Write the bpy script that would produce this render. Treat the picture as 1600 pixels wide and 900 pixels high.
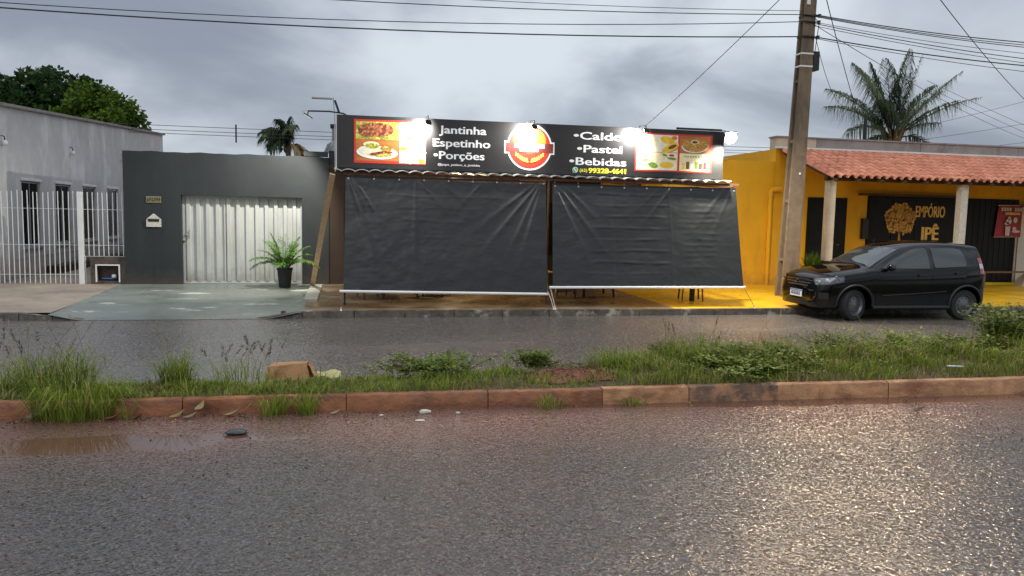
import bpy, bmesh, math, random
from mathutils import Vector, Matrix, Euler

for o in list(bpy.data.objects):
    bpy.data.objects.remove(o, do_unlink=True)
scene = bpy.context.scene
COL = scene.collection
R = math.radians
rnd = random.Random(7)

# ------------------------------------------------------------------ camera
cam_d = bpy.data.cameras.new('camera')
cam = bpy.data.objects.new('camera', cam_d)
COL.objects.link(cam)
scene.camera = cam
cam_d.sensor_width = 36.0
cam_d.lens = 36.0 * 1208.0 / 1600.0
cam_d.clip_start = 0.05
cam_d.clip_end = 3000.0
_yaw, _pitch, _roll = R(12.0), math.atan(115.0 / 1208.0), 0.02
_f = Vector((math.sin(_yaw) * math.cos(_pitch), math.cos(_yaw) * math.cos(_pitch), -math.sin(_pitch)))
_r0 = Vector((math.cos(_yaw), -math.sin(_yaw), 0))
_u0 = _r0.cross(_f)
_r = _r0 * math.cos(_roll) + _u0 * math.sin(_roll)
_u = _u0 * math.cos(_roll) - _r0 * math.sin(_roll)
cam.matrix_world = Matrix(((_r.x, _u.x, -_f.x, 0.0), (_r.y, _u.y, -_f.y, 0.0), (_r.z, _u.z, -_f.z, 1.9), (0, 0, 0, 1)))

# ------------------------------------------------------------------ sky (heavy overcast, early evening)
SUN_EL, SUN_AZ = R(38), R(205)          # behind the photographer, veiled by cloud
world = bpy.data.worlds.new('World')
scene.world = world
world.use_nodes = True
wn, wl = world.node_tree.nodes, world.node_tree.links
wn.clear()
w_out = wn.new('ShaderNodeOutputWorld')
w_bg = wn.new('ShaderNodeBackground')
w_sky = wn.new('ShaderNodeTexSky')
w_sky.sky_type = 'NISHITA'
w_sky.sun_disc = False
w_sky.sun_elevation = SUN_EL
w_sky.sun_rotation = SUN_AZ
w_tc = wn.new('ShaderNodeTexCoord')
w_map = wn.new('ShaderNodeMapping')
w_map.inputs['Scale'].default_value = (1.0, 1.0, 2.3)
w_map.inputs['Location'].default_value = (3.1, 0.75, 0.2)
w_n1 = wn.new('ShaderNodeTexNoise')
w_n1.inputs['Scale'].default_value = 2.2
w_n1.inputs['Detail'].default_value = 7.0
w_n1.inputs['Roughness'].default_value = 0.5
w_n1.inputs['Distortion'].default_value = 0.6
w_ramp = wn.new('ShaderNodeValToRGB')
w_ramp.color_ramp.interpolation = 'EASE'
w_ramp.color_ramp.elements[0].position = 0.37
w_ramp.color_ramp.elements[0].color = (0.262, 0.295, 0.362, 1)
w_ramp.color_ramp.elements[1].position = 0.69
w_ramp.color_ramp.elements[1].color = (0.67, 0.73, 0.79, 1)
w_sep = wn.new('ShaderNodeSeparateXYZ')
w_zen = wn.new('ShaderNodeMapRange')     # overcast sky is brighter towards the zenith
w_zen.inputs['From Min'].default_value = 0.25
w_zen.inputs['From Max'].default_value = 1.0
w_zen.inputs['To Min'].default_value = 1.0
w_zen.inputs['To Max'].default_value = 2.3
w_mul = wn.new('ShaderNodeVectorMath'); w_mul.operation = 'SCALE'
w_nsc = wn.new('ShaderNodeVectorMath'); w_nsc.operation = 'SCALE'
w_nsc.inputs['Scale'].default_value = 0.05
w_mix = wn.new('ShaderNodeMix'); w_mix.data_type = 'RGBA'
w_mix.inputs['Factor'].default_value = 0.88
wl.new(w_tc.outputs['Generated'], w_map.inputs['Vector'])
wl.new(w_map.outputs['Vector'], w_n1.inputs['Vector'])
wl.new(w_n1.outputs['Fac'], w_ramp.inputs['Fac'])
wl.new(w_tc.outputs['Generated'], w_sep.inputs['Vector'])
wl.new(w_sep.outputs['Z'], w_zen.inputs['Value'])
wl.new(w_ramp.outputs['Color'], w_mul.inputs[0])
wl.new(w_zen.outputs['Result'], w_mul.inputs['Scale'])
wl.new(w_sky.outputs['Color'], w_nsc.inputs[0])
wl.new(w_nsc.outputs['Vector'], w_mix.inputs['A'])
wl.new(w_mul.outputs['Vector'], w_mix.inputs['B'])
wl.new(w_mix.outputs['Result'], w_bg.inputs['Color'])
w_bg.inputs['Strength'].default_value = 1.0
wl.new(w_bg.outputs['Background'], w_out.inputs['Surface'])

sun_d = bpy.data.lights.new('sun', 'SUN')
sun_d.energy = 0.5
sun_d.angle = R(40)
sun_d.color = (1.0, 0.96, 0.92)
sun = bpy.data.objects.new('sun', sun_d)
COL.objects.link(sun)
_sd = Vector((math.sin(SUN_AZ) * math.cos(SUN_EL), math.cos(SUN_AZ) * math.cos(SUN_EL), math.sin(SUN_EL)))
sun.rotation_euler = _sd.to_track_quat('Z', 'Y').to_euler()

vs = scene.view_settings
vs.view_transform = 'Standard'
vs.look = 'None'
vs.exposure = 0.2
vs.gamma = 1.0
vs.use_curve_mapping = False

# ------------------------------------------------------------------ materials
MATS = {}
def pmat(name, col, rough=0.6, var=0.18, scale=4.0, bump=0.0, bscale=60.0, metal=0.0, coat=0.0, spec=0.5,
         stain=None, emit=None, estr=0.0, rvar=0.0, streak=None, stretch=(1, 1, 1), trans=0.0, stain_scale=1.2, stain_lo=0.5, stain_hi=0.65, dirt=None):
    m = bpy.data.materials.new(name)
    m.use_nodes = True
    n, l = m.node_tree.nodes, m.node_tree.links
    b = n['Principled BSDF']
    b.inputs['Roughness'].default_value = rough
    b.inputs['Metallic'].default_value = metal
    b.inputs['Coat Weight'].default_value = coat
    b.inputs['Coat Roughness'].default_value = 0.05
    b.inputs['Specular IOR Level'].default_value = spec
    if trans: b.inputs['Transmission Weight'].default_value = trans
    g = n.new('ShaderNodeNewGeometry')
    mp = n.new('ShaderNodeMapping'); mp.inputs['Scale'].default_value = stretch
    l.new(g.outputs['Position'], mp.inputs['Vector'])
    t = n.new('ShaderNodeTexNoise')
    t.inputs['Scale'].default_value = scale
    t.inputs['Detail'].default_value = 6.0
    t.inputs['Roughness'].default_value = 0.62
    l.new(mp.outputs['Vector'], t.inputs['Vector'])
    mx = n.new('ShaderNodeMix'); mx.data_type = 'RGBA'
    lo = tuple(c * (1 - var) for c in col) + (1,)
    hi = tuple(min(1, c * (1 + var)) for c in col) + (1,)
    mx.inputs['A'].default_value = lo
    mx.inputs['B'].default_value = hi
    mr = n.new('ShaderNodeMapRange')
    mr.inputs['From Min'].default_value = 0.3; mr.inputs['From Max'].default_value = 0.7
    l.new(t.outputs['Fac'], mr.inputs['Value'])
    l.new(mr.outputs['Result'], mx.inputs['Factor'])
    last = mx.outputs['Result']
    if stain:
        t2 = n.new('ShaderNodeTexNoise')
        t2.inputs['Scale'].default_value = stain_scale
        t2.inputs['Detail'].default_value = 8.0
        t2.inputs['Roughness'].default_value = 0.65
        if streak:
            mp2 = n.new('ShaderNodeMapping'); mp2.inputs['Scale'].default_value = streak
            l.new(g.outputs['Position'], mp2.inputs['Vector']); l.new(mp2.outputs['Vector'], t2.inputs['Vector'])
        else:
            l.new(g.outputs['Position'], t2.inputs['Vector'])
        r2 = n.new('ShaderNodeMapRange')
        r2.inputs['From Min'].default_value = stain_lo; r2.inputs['From Max'].default_value = stain_hi
        l.new(t2.outputs['Fac'], r2.inputs['Value'])
        m2 = n.new('ShaderNodeMix'); m2.data_type = 'RGBA'
        m2.inputs['B'].default_value = tuple(stain) + (1,)
        l.new(r2.outputs['Result'], m2.inputs['Factor'])
        l.new(last, m2.inputs['A'])
        last = m2.outputs['Result']
    if dirt:                                   # mud splashed up from the ground, ragged upper limit
        dc, zlo, zhi = dirt
        sz = n.new('ShaderNodeSeparateXYZ'); l.new(g.outputs['Position'], sz.inputs['Vector'])
        td = n.new('ShaderNodeTexNoise'); td.inputs['Scale'].default_value = 5.0; td.inputs['Detail'].default_value = 9; td.inputs['Roughness'].default_value = 0.75
        l.new(g.outputs['Position'], td.inputs['Vector'])
        az = n.new('ShaderNodeMath'); az.operation = 'MULTIPLY_ADD'; az.inputs[1].default_value = 1.1
        l.new(td.outputs['Fac'], az.inputs[0]); l.new(sz.outputs['Z'], az.inputs[2])
        rd = n.new('ShaderNodeMapRange'); rd.inputs['From Min'].default_value = zhi + .55; rd.inputs['From Max'].default_value = zlo + .55
        rd.inputs['To Max'].default_value = 0.75
        l.new(az.outputs['Value'], rd.inputs['Value'])
        m3 = n.new('ShaderNodeMix'); m3.data_type = 'RGBA'; m3.inputs['B'].default_value = tuple(dc) + (1,)
        l.new(rd.outputs['Result'], m3.inputs['Factor']); l.new(last, m3.inputs['A'])
        last = m3.outputs['Result']
    l.new(last, b.inputs['Base Color'])
    if rvar:
        t3 = n.new('ShaderNodeTexNoise'); t3.inputs['Scale'].default_value = 1.3; t3.inputs['Detail'].default_value = 5
        l.new(g.outputs['Position'], t3.inputs['Vector'])
        r3 = n.new('ShaderNodeMapRange')
        r3.inputs['From Min'].default_value = 0.35; r3.inputs['From Max'].default_value = 0.65
        r3.inputs['To Min'].default_value = max(0.02, rough - rvar); r3.inputs['To Max'].default_value = min(1, rough + rvar)
        l.new(t3.outputs['Fac'], r3.inputs['Value']); l.new(r3.outputs['Result'], b.inputs['Roughness'])
    if bump:
        tb = n.new('ShaderNodeTexNoise'); tb.inputs['Scale'].default_value = bscale; tb.inputs['Detail'].default_value = 4
        l.new(mp.outputs['Vector'], tb.inputs['Vector'])
        bp = n.new('ShaderNodeBump'); bp.inputs['Strength'].default_value = bump; bp.inputs['Distance'].default_value = 0.01
        l.new(tb.outputs['Fac'], bp.inputs['Height']); l.new(bp.outputs['Normal'], b.inputs['Normal'])
    if emit:
        b.inputs['Emission Color'].default_value = tuple(emit) + (1,)
        b.inputs['Emission Strength'].default_value = estr
    MATS[name] = m
    return m

def leafmat(name, col, var=0.3, rough=0.5):
    m = pmat(name, col, rough=rough, var=var, scale=1.7, spec=0.12)
    n, l = m.node_tree.nodes, m.node_tree.links
    b = n['Principled BSDF']
    tr = n.new('ShaderNodeBsdfTranslucent')
    ms = n.new('ShaderNodeMixShader'); ms.inputs['Fac'].default_value = 0.28
    src = b.inputs['Base Color'].links[0].from_socket
    l.new(src, tr.inputs['Color'])
    out = n['Material Output']
    l.new(b.outputs['BSDF'], ms.inputs[1]); l.new(tr.outputs['BSDF'], ms.inputs[2]); l.new(ms.outputs['Shader'], out.inputs['Surface'])
    return m

# ------------------------------------------------------------------ mesh helpers
ORG = {}
class MB:
    def __init__(s):
        s.v, s.f, s.m = [], [], []
    def add(s, vs, fs, mi=0):
        k = len(s.v)
        s.v.extend([tuple(p) for p in vs])
        for f in fs:
            s.f.append([k + i for i in f]); s.m.append(mi)
        return s
    def box(s, x0, x1, y0, y1, z0, z1, mi=0):
        return s.add([(x0, y0, z0), (x1, y0, z0), (x1, y1, z0), (x0, y1, z0), (x0, y0, z1), (x1, y0, z1), (x1, y1, z1), (x0, y1, z1)],
                     [(0, 3, 2, 1), (4, 5, 6, 7), (0, 1, 5, 4), (1, 2, 6, 5), (2, 3, 7, 6), (3, 0, 4, 7)], mi)
    def bevbox(s, x0, x1, y0, y1, z0, z1, b=0.01, mi=0):
        k = len(s.v)
        bm = bmesh.new()
        t = MB().box(x0, x1, y0, y1, z0, z1)
        bv = [bm.verts.new(p) for p in t.v]
        for f in t.f: bm.faces.new([bv[i] for i in f])
        bmesh.ops.bevel(bm, geom=list(bm.edges), offset=b, segments=2, profile=0.6, affect='EDGES')
        bm.verts.index_update()
        s.v.extend([tuple(v.co) for v in bm.verts])
        for f in bm.faces:
            s.f.append([k + v.index for v in f.verts]); s.m.append(mi)
        bm.free()
        return s
    def tube(s, pts, r, n=8, mi=0, caps=True):
        pts = [Vector(p) for p in pts]
        rs = r if isinstance(r, (list, tuple)) else [r] * len(pts)
        k = len(s.v)
        up = None
        for i, p in enumerate(pts):
            d = (pts[min(i + 1, len(pts) - 1)] - pts[max(i - 1, 0)])
            if d.length < 1e-9: d = Vector((0, 0, 1))
            d.normalize()
            if up is None:
                a = Vector((0, 0, 1)) if abs(d.z) < 0.9 else Vector((1, 0, 0))
                up = d.cross(a).normalized()
            else:
                up = (up - d * up.dot(d))
                up = up.normalized() if up.length > 1e-6 else d.orthogonal().normalized()
            w = d.cross(up)
            for j in range(n):
                a = 2 * math.pi * j / n
                s.v.append(tuple(p + (up * math.cos(a) + w * math.sin(a)) * rs[i]))
        for i in range(len(pts) - 1):
            for j in range(n):
                a, b = k + i * n + j, k + i * n + (j + 1) % n
                s.f.append([a, b, b + n, a + n]); s.m.append(mi)
        if caps:
            s.f.append([k + j for j in range(n)][::-1]); s.m.append(mi)
            e = k + (len(pts) - 1) * n
            s.f.append([e + j for j in range(n)]); s.m.append(mi)
        return s
    def bar(s, a, b, w, h, mi=0):
        """rectangular bar from a to b, w across, h deep"""
        a, b = Vector(a), Vector(b)
        d = (b - a).normalized()
        ref = Vector((0, 1, 0)) if abs(d.y) < 0.9 else Vector((0, 0, 1))
        u = d.cross(ref).normalized(); v = d.cross(u)
        q = []
        for p in (a, b):
            for su, sv in ((-1, -1), (1, -1), (1, 1), (-1, 1)):
                q.append(p + u * su * w / 2 + v * sv * h / 2)
        return s.add(q, [(0, 1, 2, 3), (7, 6, 5, 4), (0, 4, 5, 1), (1, 5, 6, 2), (2, 6, 7, 3), (3, 7, 4, 0)], mi)
    def lathe(s, prof, c=(0, 0, 0), n=20, mi=0):
        k = len(s.v)
        for r, z in prof:
            for j in range(n):
                a = 2 * math.pi * j / n
                s.v.append((c[0] + r * math.cos(a), c[1] + r * math.sin(a), c[2] + z))
        for i in range(len(prof) - 1):
            for j in range(n):
                a, b = k + i * n + j, k + i * n + (j + 1) % n
                s.f.append([a, b, b + n, a + n]); s.m.append(mi)
        s.f.append([k + j for j in range(n)][::-1]); s.m.append(mi)
        e = k + (len(prof) - 1) * n
        s.f.append([e + j for j in range(n)]); s.m.append(mi)
        return s
    def prism_y(s, pts, y0, y1, mi=0):
        """outline in x,z extruded from y0 (front) to y1"""
        n = len(pts)
        vs = [(x, y0, z) for x, z in pts] + [(x, y1, z) for x, z in pts]
        fs = [list(range(n)), list(range(2 * n - 1, n - 1, -1))]
        for i in range(n):
            j = (i + 1) % n
            fs.append([j, i, i + n, j + n])
        return s.add(vs, fs, mi)
    def flat_y(s, pts, y, mi=0):
        return s.add([(x, y, z) for x, z in pts], [list(range(len(pts)))], mi)
    def disc_y(s, cx, cz, rx, rz, y, n=24, mi=0, rot=0.0):
        p = []
        for i in range(n):
            a = 2 * math.pi * i / n
            u, v = rx * math.cos(a), rz * math.sin(a)
            p.append((cx + u * math.cos(rot) - v * math.sin(rot), cz + u * math.sin(rot) + v * math.cos(rot)))
        return s.flat_y(p, y, mi)
    def grid(s, nx, ny, fn, mi=0):
        k = len(s.v)
        for j in range(ny + 1):
            for i in range(nx + 1):
                s.v.append(tuple(fn(i / nx, j / ny)))
        for j in range(ny):
            for i in range(nx):
                a = k + j * (nx + 1) + i
                s.f.append([a, a + 1, a + nx + 2, a + nx + 1]); s.m.append(mi)
        return s
    def mesh(s, name, mats, smooth=False, off=(0, 0, 0), fix=True):
        me = bpy.data.meshes.new(name)
        me.from_pydata([(p[0] - off[0], p[1] - off[1], p[2] - off[2]) for p in s.v], [], s.f)
        mats = mats if isinstance(mats, (list, tuple)) else [mats]
        for m in mats: me.materials.append(MATS[m] if isinstance(m, str) else m)
        if len(mats) > 1: me.polygons.foreach_set('material_index', s.m)
        if fix:
            bm = bmesh.new(); bm.from_mesh(me)
            bmesh.ops.recalc_face_normals(bm, faces=bm.faces)
            bm.to_mesh(me); bm.free()
        if smooth: me.polygons.foreach_set('use_smooth', [True] * len(me.polygons))
        me.update()
        return me
    def build(s, name, mats, parent=None, smooth=False, at=None, fix=True):
        """verts are in world coordinates; the object sits at its parent's origin (or at `at` when top-level)"""
        org = ORG[parent.name] if parent else (at or (0, 0, 0))
        o = bpy.data.objects.new(name, s.mesh(name, mats, smooth, org, fix))
        COL.objects.link(o)
        if parent: o.parent = parent
        else: o.location = org
        ORG[o.name] = org
        return o

def tag(o, label=None, cat=None, group=None, kind=None):
    if label: o['label'] = label
    if cat: o['category'] = cat
    if group: o['group'] = group
    if kind: o['kind'] = kind
    return o
def thing(name, label, cat, loc, group=None):
    o = bpy.data.objects.new(name, None)
    o.empty_display_size = 0.2
    COL.objects.link(o)
    o.location = loc
    ORG[o.name] = tuple(loc)
    return tag(o, label, cat, group)
def inst(name, me, parent, wloc, rot=(0, 0, 0), scale=(1, 1, 1)):
    """one more piece sharing mesh data, wloc in world coordinates"""
    o = bpy.data.objects.new(name, me)
    COL.objects.link(o)
    if parent:
        o.parent = parent
        g = ORG[parent.name]
        o.location = (wloc[0] - g[0], wloc[1] - g[1], wloc[2] - g[2])
    else: o.location = wloc
    o.rotation_euler = rot
    o.scale = scale
    ORG[o.name] = ORG[parent.name] if parent else tuple(wloc)
    return o
def smooth_angle(o, deg=35):
    me = o.data
    me.polygons.foreach_set('use_smooth', [True] * len(me.polygons))
    bm = bmesh.new(); bm.from_mesh(me)
    lim = R(deg)
    for e in bm.edges:
        if len(e.link_faces) == 2: e.smooth = e.calc_face_angle(0) < lim
    bm.to_mesh(me); bm.free()
def text_mb(body, x0, x1, zc, h, y, bold=0.0, stretch=None):
    """lettering as flat mesh facing -Y fitted to x0..x1, cap height h centred on zc"""
    c = bpy.data.curves.new('lettering', 'FONT')
    c.body = body
    c.offset = bold
    c.resolution_u = 3
    o = bpy.data.objects.new('lettering', c)
    COL.objects.link(o)
    dg = bpy.context.evaluated_depsgraph_get()
    me = bpy.data.meshes.new_from_object(o.evaluated_get(dg))
    xs = [v.co.x for v in me.vertices]
    a, b = min(xs), max(xs)
    sx = (x1 - x0) / (b - a)
    sz = h / 0.69
    t = MB()
    t.add([(x0 + (v.co.x - a) * sx, y, zc - h / 2 + v.co.y * sz) for v in me.vertices], [list(p.vertices) for p in me.polygons])
    bpy.data.objects.remove(o, do_unlink=True)
    bpy.data.meshes.remove(me)
    bpy.data.curves.remove(c)
    return t
def lerp(a, b, t): return a + (b - a) * t
def interp(tab, x):
    if x <= tab[0][0]: return tab[0][1]
    for (a, p), (b, q) in zip(tab, tab[1:]):
        if x <= b:
            return p + (q - p) * (x - a) / (b - a)
    return tab[-1][1]
# ------------------------------------------------------------------ material library
pmat('earth', (0.16, 0.075, 0.04), 0.9, 0.3, 3, 0.6, 30)
pmat('soil_dark', (0.085, 0.045, 0.026), 0.85, 0.35, 6, 0.8, 40)
pmat('red_dirt', (0.15, 0.055, 0.028), 0.9, 0.35, 9, 0.8, 50)
pmat('kerb_red', (0.28, 0.108, 0.042), 0.62, 0.35, 7, 1.0, 32, stain=(0.125, 0.045, 0.02), stain_scale=2.6, streak=(0.6, 1, 2.2), rvar=0.2, stain_lo=.45)
pmat('kerb_pale', (0.40, 0.205, 0.095), 0.6, 0.3, 8, 1.0, 34, stain=(0.20, 0.08, 0.036), stain_scale=3.4, streak=(0.6, 1, 2.0), rvar=0.2, stain_lo=.47)
pmat('kerb_black', (0.15, 0.085, 0.055), 0.7, 0.5, 9, 1.0, 40, stain=(0.34, 0.17, 0.085), stain_scale=5, stain_lo=0.47, stain_hi=0.58)
pmat('kerb_grey', (0.085, 0.07, 0.052), 0.55, 0.6, 7, 0.8, 30, stain=(0.36, 0.33, 0.26), stain_scale=2.6, stain_lo=0.57, stain_hi=0.66)
pmat('walk_tan', (0.30, 0.235, 0.175), 0.62, 0.22, 1.6, 0.2, 50, stain=(0.19, 0.16, 0.13), stain_scale=0.9, rvar=0.2)
pmat('walk_blue', (0.165, 0.18, 0.155), 0.42, 0.12, 1.2, 0.12, 60, stain=(0.42, 0.45, 0.39), stain_scale=0.75, streak=(1, 2.4, 1), stain_lo=0.60, stain_hi=0.645, rvar=0.2)
pmat('walk_brown', (0.17, 0.12, 0.07), 0.34, 0.3, 1.6, 0.1, 60, stain=(0.24, 0.20, 0.14), stain_scale=1.3, rvar=0.16)
pmat('walk_yellow', (0.77, 0.42, 0.012), 0.4, 0.1, 1.4, 0.12, 50, stain=(0.62, 0.32, 0.018), stain_scale=1.2, rvar=0.15)
pmat('ramp_concrete', (0.36, 0.36, 0.31), 0.7, 0.2, 5, 0.3, 50)
pmat('plaster_grey', (0.52, 0.50, 0.485), 0.85, 0.1, 2.2, 0.15, 70, stain=(0.71, 0.69, 0.675), stain_scale=1.0, streak=(2.6, 1.2, 0.55), stain_lo=0.52, stain_hi=0.68, dirt=((0.22, 0.15, 0.11), 0.1, 0.9))
pmat('plaster_dark', (0.019, 0.0235, 0.025), 0.75, 0.16, 2.0, 0.12, 80, stain=(0.027, 0.032, 0.032), stain_scale=1.1, streak=(1.8, 1.8, 0.28), stain_lo=.48, stain_hi=.7, dirt=((0.075, 0.055, 0.04), 0.1, 0.5))
pmat('plaster_olive', (0.035, 0.039, 0.034), 0.8, 0.12, 3, 0.1, 80)
pmat('plaster_yellow', (0.79, 0.405, 0.008), 0.75, 0.08, 1.6, 0.12, 70, stain=(0.62, 0.29, 0.012), stain_scale=0.9, streak=(1.6, 1.6, 0.45), stain_lo=.52, stain_hi=.72, dirt=((0.42, 0.20, 0.03), 0.1, 0.55))
pmat('plaster_brown', (0.035, 0.021, 0.012), 0.8, 0.2, 2, 0.1, 70)
pmat('yellow_bright', (0.80, 0.60, 0.02), 0.7, 0.08, 2)
pmat('concrete', (0.29, 0.265, 0.245), 0.85, 0.18, 3.5, 0.3, 60, stain=(0.17, 0.15, 0.135), stain_scale=1.4, streak=(1, 1, 0.5))
pmat('concrete_cream', (0.55, 0.47, 0.34), 0.85, 0.15, 3, 0.2, 60)
pmat('concrete_pole', (0.19, 0.138, 0.088), 0.85, 0.2, 7, 0.5, 60, stain=(0.10, 0.078, 0.058), stain_scale=2.0, streak=(1.5, 1.5, 0.35))
pmat('dirty_low_wall', (0.085, 0.065, 0.05), 0.9, 0.5, 6, 0.4, 50)
pmat('white_paint', (0.74, 0.74, 0.71), 0.45, 0.06, 5)
pmat('white_metal', (0.72, 0.73, 0.70), 0.4, 0.08, 6)
pmat('gate_sheet', (0.48, 0.49, 0.46), 0.42, 0.06, 2.0, 0.03, 90, stain=(0.40, 0.405, 0.37), stain_scale=0.9, streak=(2, 2, 0.5), dirt=((0.24, 0.21, 0.17), 0.1, 0.55))
pmat('gate_frame', (0.46, 0.47, 0.44), 0.45, 0.06, 3)
pmat('brass', (0.24, 0.21, 0.12), 0.4, 0.3, 40, 0.3, 160, metal=0.4)
pmat('stone_pale', (0.56, 0.53, 0.46), 0.7, 0.2, 25, 0.3, 120)
pmat('dark_slot', (0.02, 0.02, 0.018), 0.7, 0.1)
pmat('window_glass', (0.008, 0.009, 0.009), 0.2, 0.2, 3, spec=0.2)
pmat('curtain', (0.32, 0.32, 0.30), 0.9, 0.2, 6)
pmat('alu', (0.55, 0.55, 0.53), 0.35, 0.08, 6, metal=0.5)
pmat('galvanised', (0.46, 0.47, 0.46), 0.42, 0.15, 6, metal=0.3)
pmat('black_metal', (0.013, 0.013, 0.013), 0.5, 0.3, 5)
pmat('black_sheet', (0.0065, 0.0075, 0.006), 0.5, 0.4, 2.5, 0.1, 50, spec=0.22)
pmat('rust_metal', (0.13, 0.055, 0.03), 0.65, 0.4, 12, 0.2, 80)
pmat('red_brown_metal', (0.15, 0.045, 0.03), 0.5, 0.2, 12)
pmat('sign_black', (0.020, 0.019, 0.019), 0.42, 0.12, 1.5, 0.03, 30)
pmat('sign_white', (0.82, 0.82, 0.82), 0.5, 0.02)
pmat('sign_red', (0.52, 0.035, 0.018), 0.45, 0.1, 6)
pmat('sign_maroon', (0.17, 0.03, 0.025), 0.45, 0.1, 6)
pmat('sign_orange', (0.75, 0.20, 0.02), 0.45, 0.25, 4)
pmat('sign_yellow', (0.82, 0.74, 0.05), 0.5, 0.05)
pmat('sign_green', (0.09, 0.48, 0.12), 0.5, 0.1)
pmat('sign_gold', (0.78, 0.60, 0.10), 0.5, 0.15, 20)
pmat('food_cream', (0.80, 0.70, 0.42), 0.5, 0.2, 30)
pmat('food_sky', (0.80, 0.74, 0.58), 0.5, 0.15, 6)
pmat('food_soup', (0.80, 0.50, 0.03), 0.5, 0.2, 10)
pmat('food_dark', (0.13, 0.045, 0.02), 0.5, 0.5, 25)
pmat('food_leaf', (0.16, 0.30, 0.03), 0.5, 0.6, 30)
pmat('food_wood', (0.42, 0.14, 0.03), 0.5, 0.4, 8, stretch=(0.3, 1, 4))
pmat('tarp', (0.0195, 0.021, 0.0195), 0.33, 0.10, 2.5, 0.06, 55, rvar=0.06)
pmat('pipe_white', (0.80, 0.80, 0.78), 0.35, 0.05, 5)
pmat('wood_plank', (0.70, 0.50, 0.29), 0.7, 0.25, 5, 0.2, 60, stretch=(4, 4, 0.6))
pmat('wood_dark', (0.075, 0.04, 0.022), 0.7, 0.3, 6, 0.2, 50)
pmat('wood_bench', (0.16, 0.085, 0.045), 0.6, 0.3, 8, stretch=(0.5, 3, 3))
pmat('clay', (0.66, 0.255, 0.145), 0.75, 0.16, 3.0, 0.2, 60, stain=(0.54, 0.19, 0.105), stain_scale=2.4)
pmat('clay_pale', (0.69, 0.29, 0.175), 0.75, 0.15, 3.5, 0.2, 60, stain=(0.56, 0.20, 0.11), stain_scale=3.1)
pmat('clay_dark', (0.60, 0.225, 0.13), 0.78, 0.18, 4, 0.2, 60, stain=(0.45, 0.15, 0.085), stain_scale=2.0)
pmat('rope', (0.55, 0.52, 0.46), 0.9, 0.2, 30)
pmat('cable', (0.018, 0.018, 0.019), 0.6, 0.1)
pmat('pot_black', (0.012, 0.013, 0.014), 0.45, 0.2, 8)
pmat('cardboard', (0.42, 0.22, 0.10), 0.8, 0.2, 6, 0.2, 60)
pmat('paper_yellow', (0.50, 0.45, 0.20), 0.8, 0.2, 8)
pmat('stone_litter', (0.55, 0.50, 0.40), 0.8, 0.2, 20, 0.3, 80)
pmat('plastic_dark', (0.03, 0.04, 0.035), 0.3, 0.3, 10)
pmat('plastic_white', (0.75, 0.75, 0.73), 0.4, 0.1)
pmat('plastic_blue', (0.03, 0.13, 0.42), 0.35, 0.2)
pmat('banner_red', (0.33, 0.03, 0.028), 0.55, 0.12, 4)
pmat('banner_white', (0.62, 0.52, 0.48), 0.6, 0.1)
pmat('ipe_gold', (0.50, 0.245, 0.035), 0.6, 0.35, 12)
pmat('ipe_bright', (0.74, 0.46, 0.10), 0.6, 0.3, 14)
pmat('cloth_grey', (0.33, 0.34, 0.34), 0.85, 0.2, 6)
pmat('tyre', (0.014, 0.014, 0.014), 0.75, 0.3, 20, 0.3, 120)
pmat('rim', (0.12, 0.122, 0.125), 0.38, 0.2, 20, metal=0.6)
pmat('car_paint', (0.0028, 0.0034, 0.004), 0.40, 0.05, 3, coat=0.85, spec=0.0)
pmat('car_plastic', (0.011, 0.011, 0.011), 0.5, 0.1, 30)
pmat('car_glass', (0.022, 0.027, 0.029), 0.05, 0.1, 3, spec=0.7)
pmat('chrome', (0.62, 0.63, 0.65), 0.12, 0.05, 5, metal=1.0)
pmat('lamp_clear', (0.11, 0.115, 0.12), 0.15, 0.7, 26, metal=0.4, coat=1.0)
pmat('lamp_red', (0.25, 0.012, 0.014), 0.15, 0.2, 20, coat=1.0)
pmat('lamp_white', (0.55, 0.47, 0.46), 0.15, 0.2, 20, coat=1.0)
pmat('plate_white', (0.70, 0.72, 0.74), 0.4, 0.05)
pmat('plate_ink', (0.03, 0.03, 0.05), 0.5, 0.05)
pmat('plate_blue', (0.03, 0.08, 0.36), 0.5, 0.05)
pmat('bark', (0.10, 0.075, 0.055), 0.9, 0.3, 8, 0.7, 30)
pmat('palm_bark', (0.19, 0.15, 0.10), 0.9, 0.3, 8, 0.5, 30)
pmat('dry_frond', (0.24, 0.17, 0.075), 0.8, 0.3, 8)
pmat('led_panel', (0.9, 0.9, 0.9), 0.4, 0.0, emit=(1.0, 0.97, 0.9), estr=60.0)
pmat('led_lens', (0.9, 0.9, 0.9), 0.4, 0.0, emit=(1.0, 0.97, 0.9), estr=20.0)
pmat('led_panel_dim', (0.9, 0.9, 0.85), 0.4, 0.0, emit=(1.0, 0.97, 0.82), estr=0.4)
pmat('bulb_glow', (0.9, 0.85, 0.7), 0.4, 0.0, emit=(1.0, 0.80, 0.5), estr=12.0)
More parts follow.
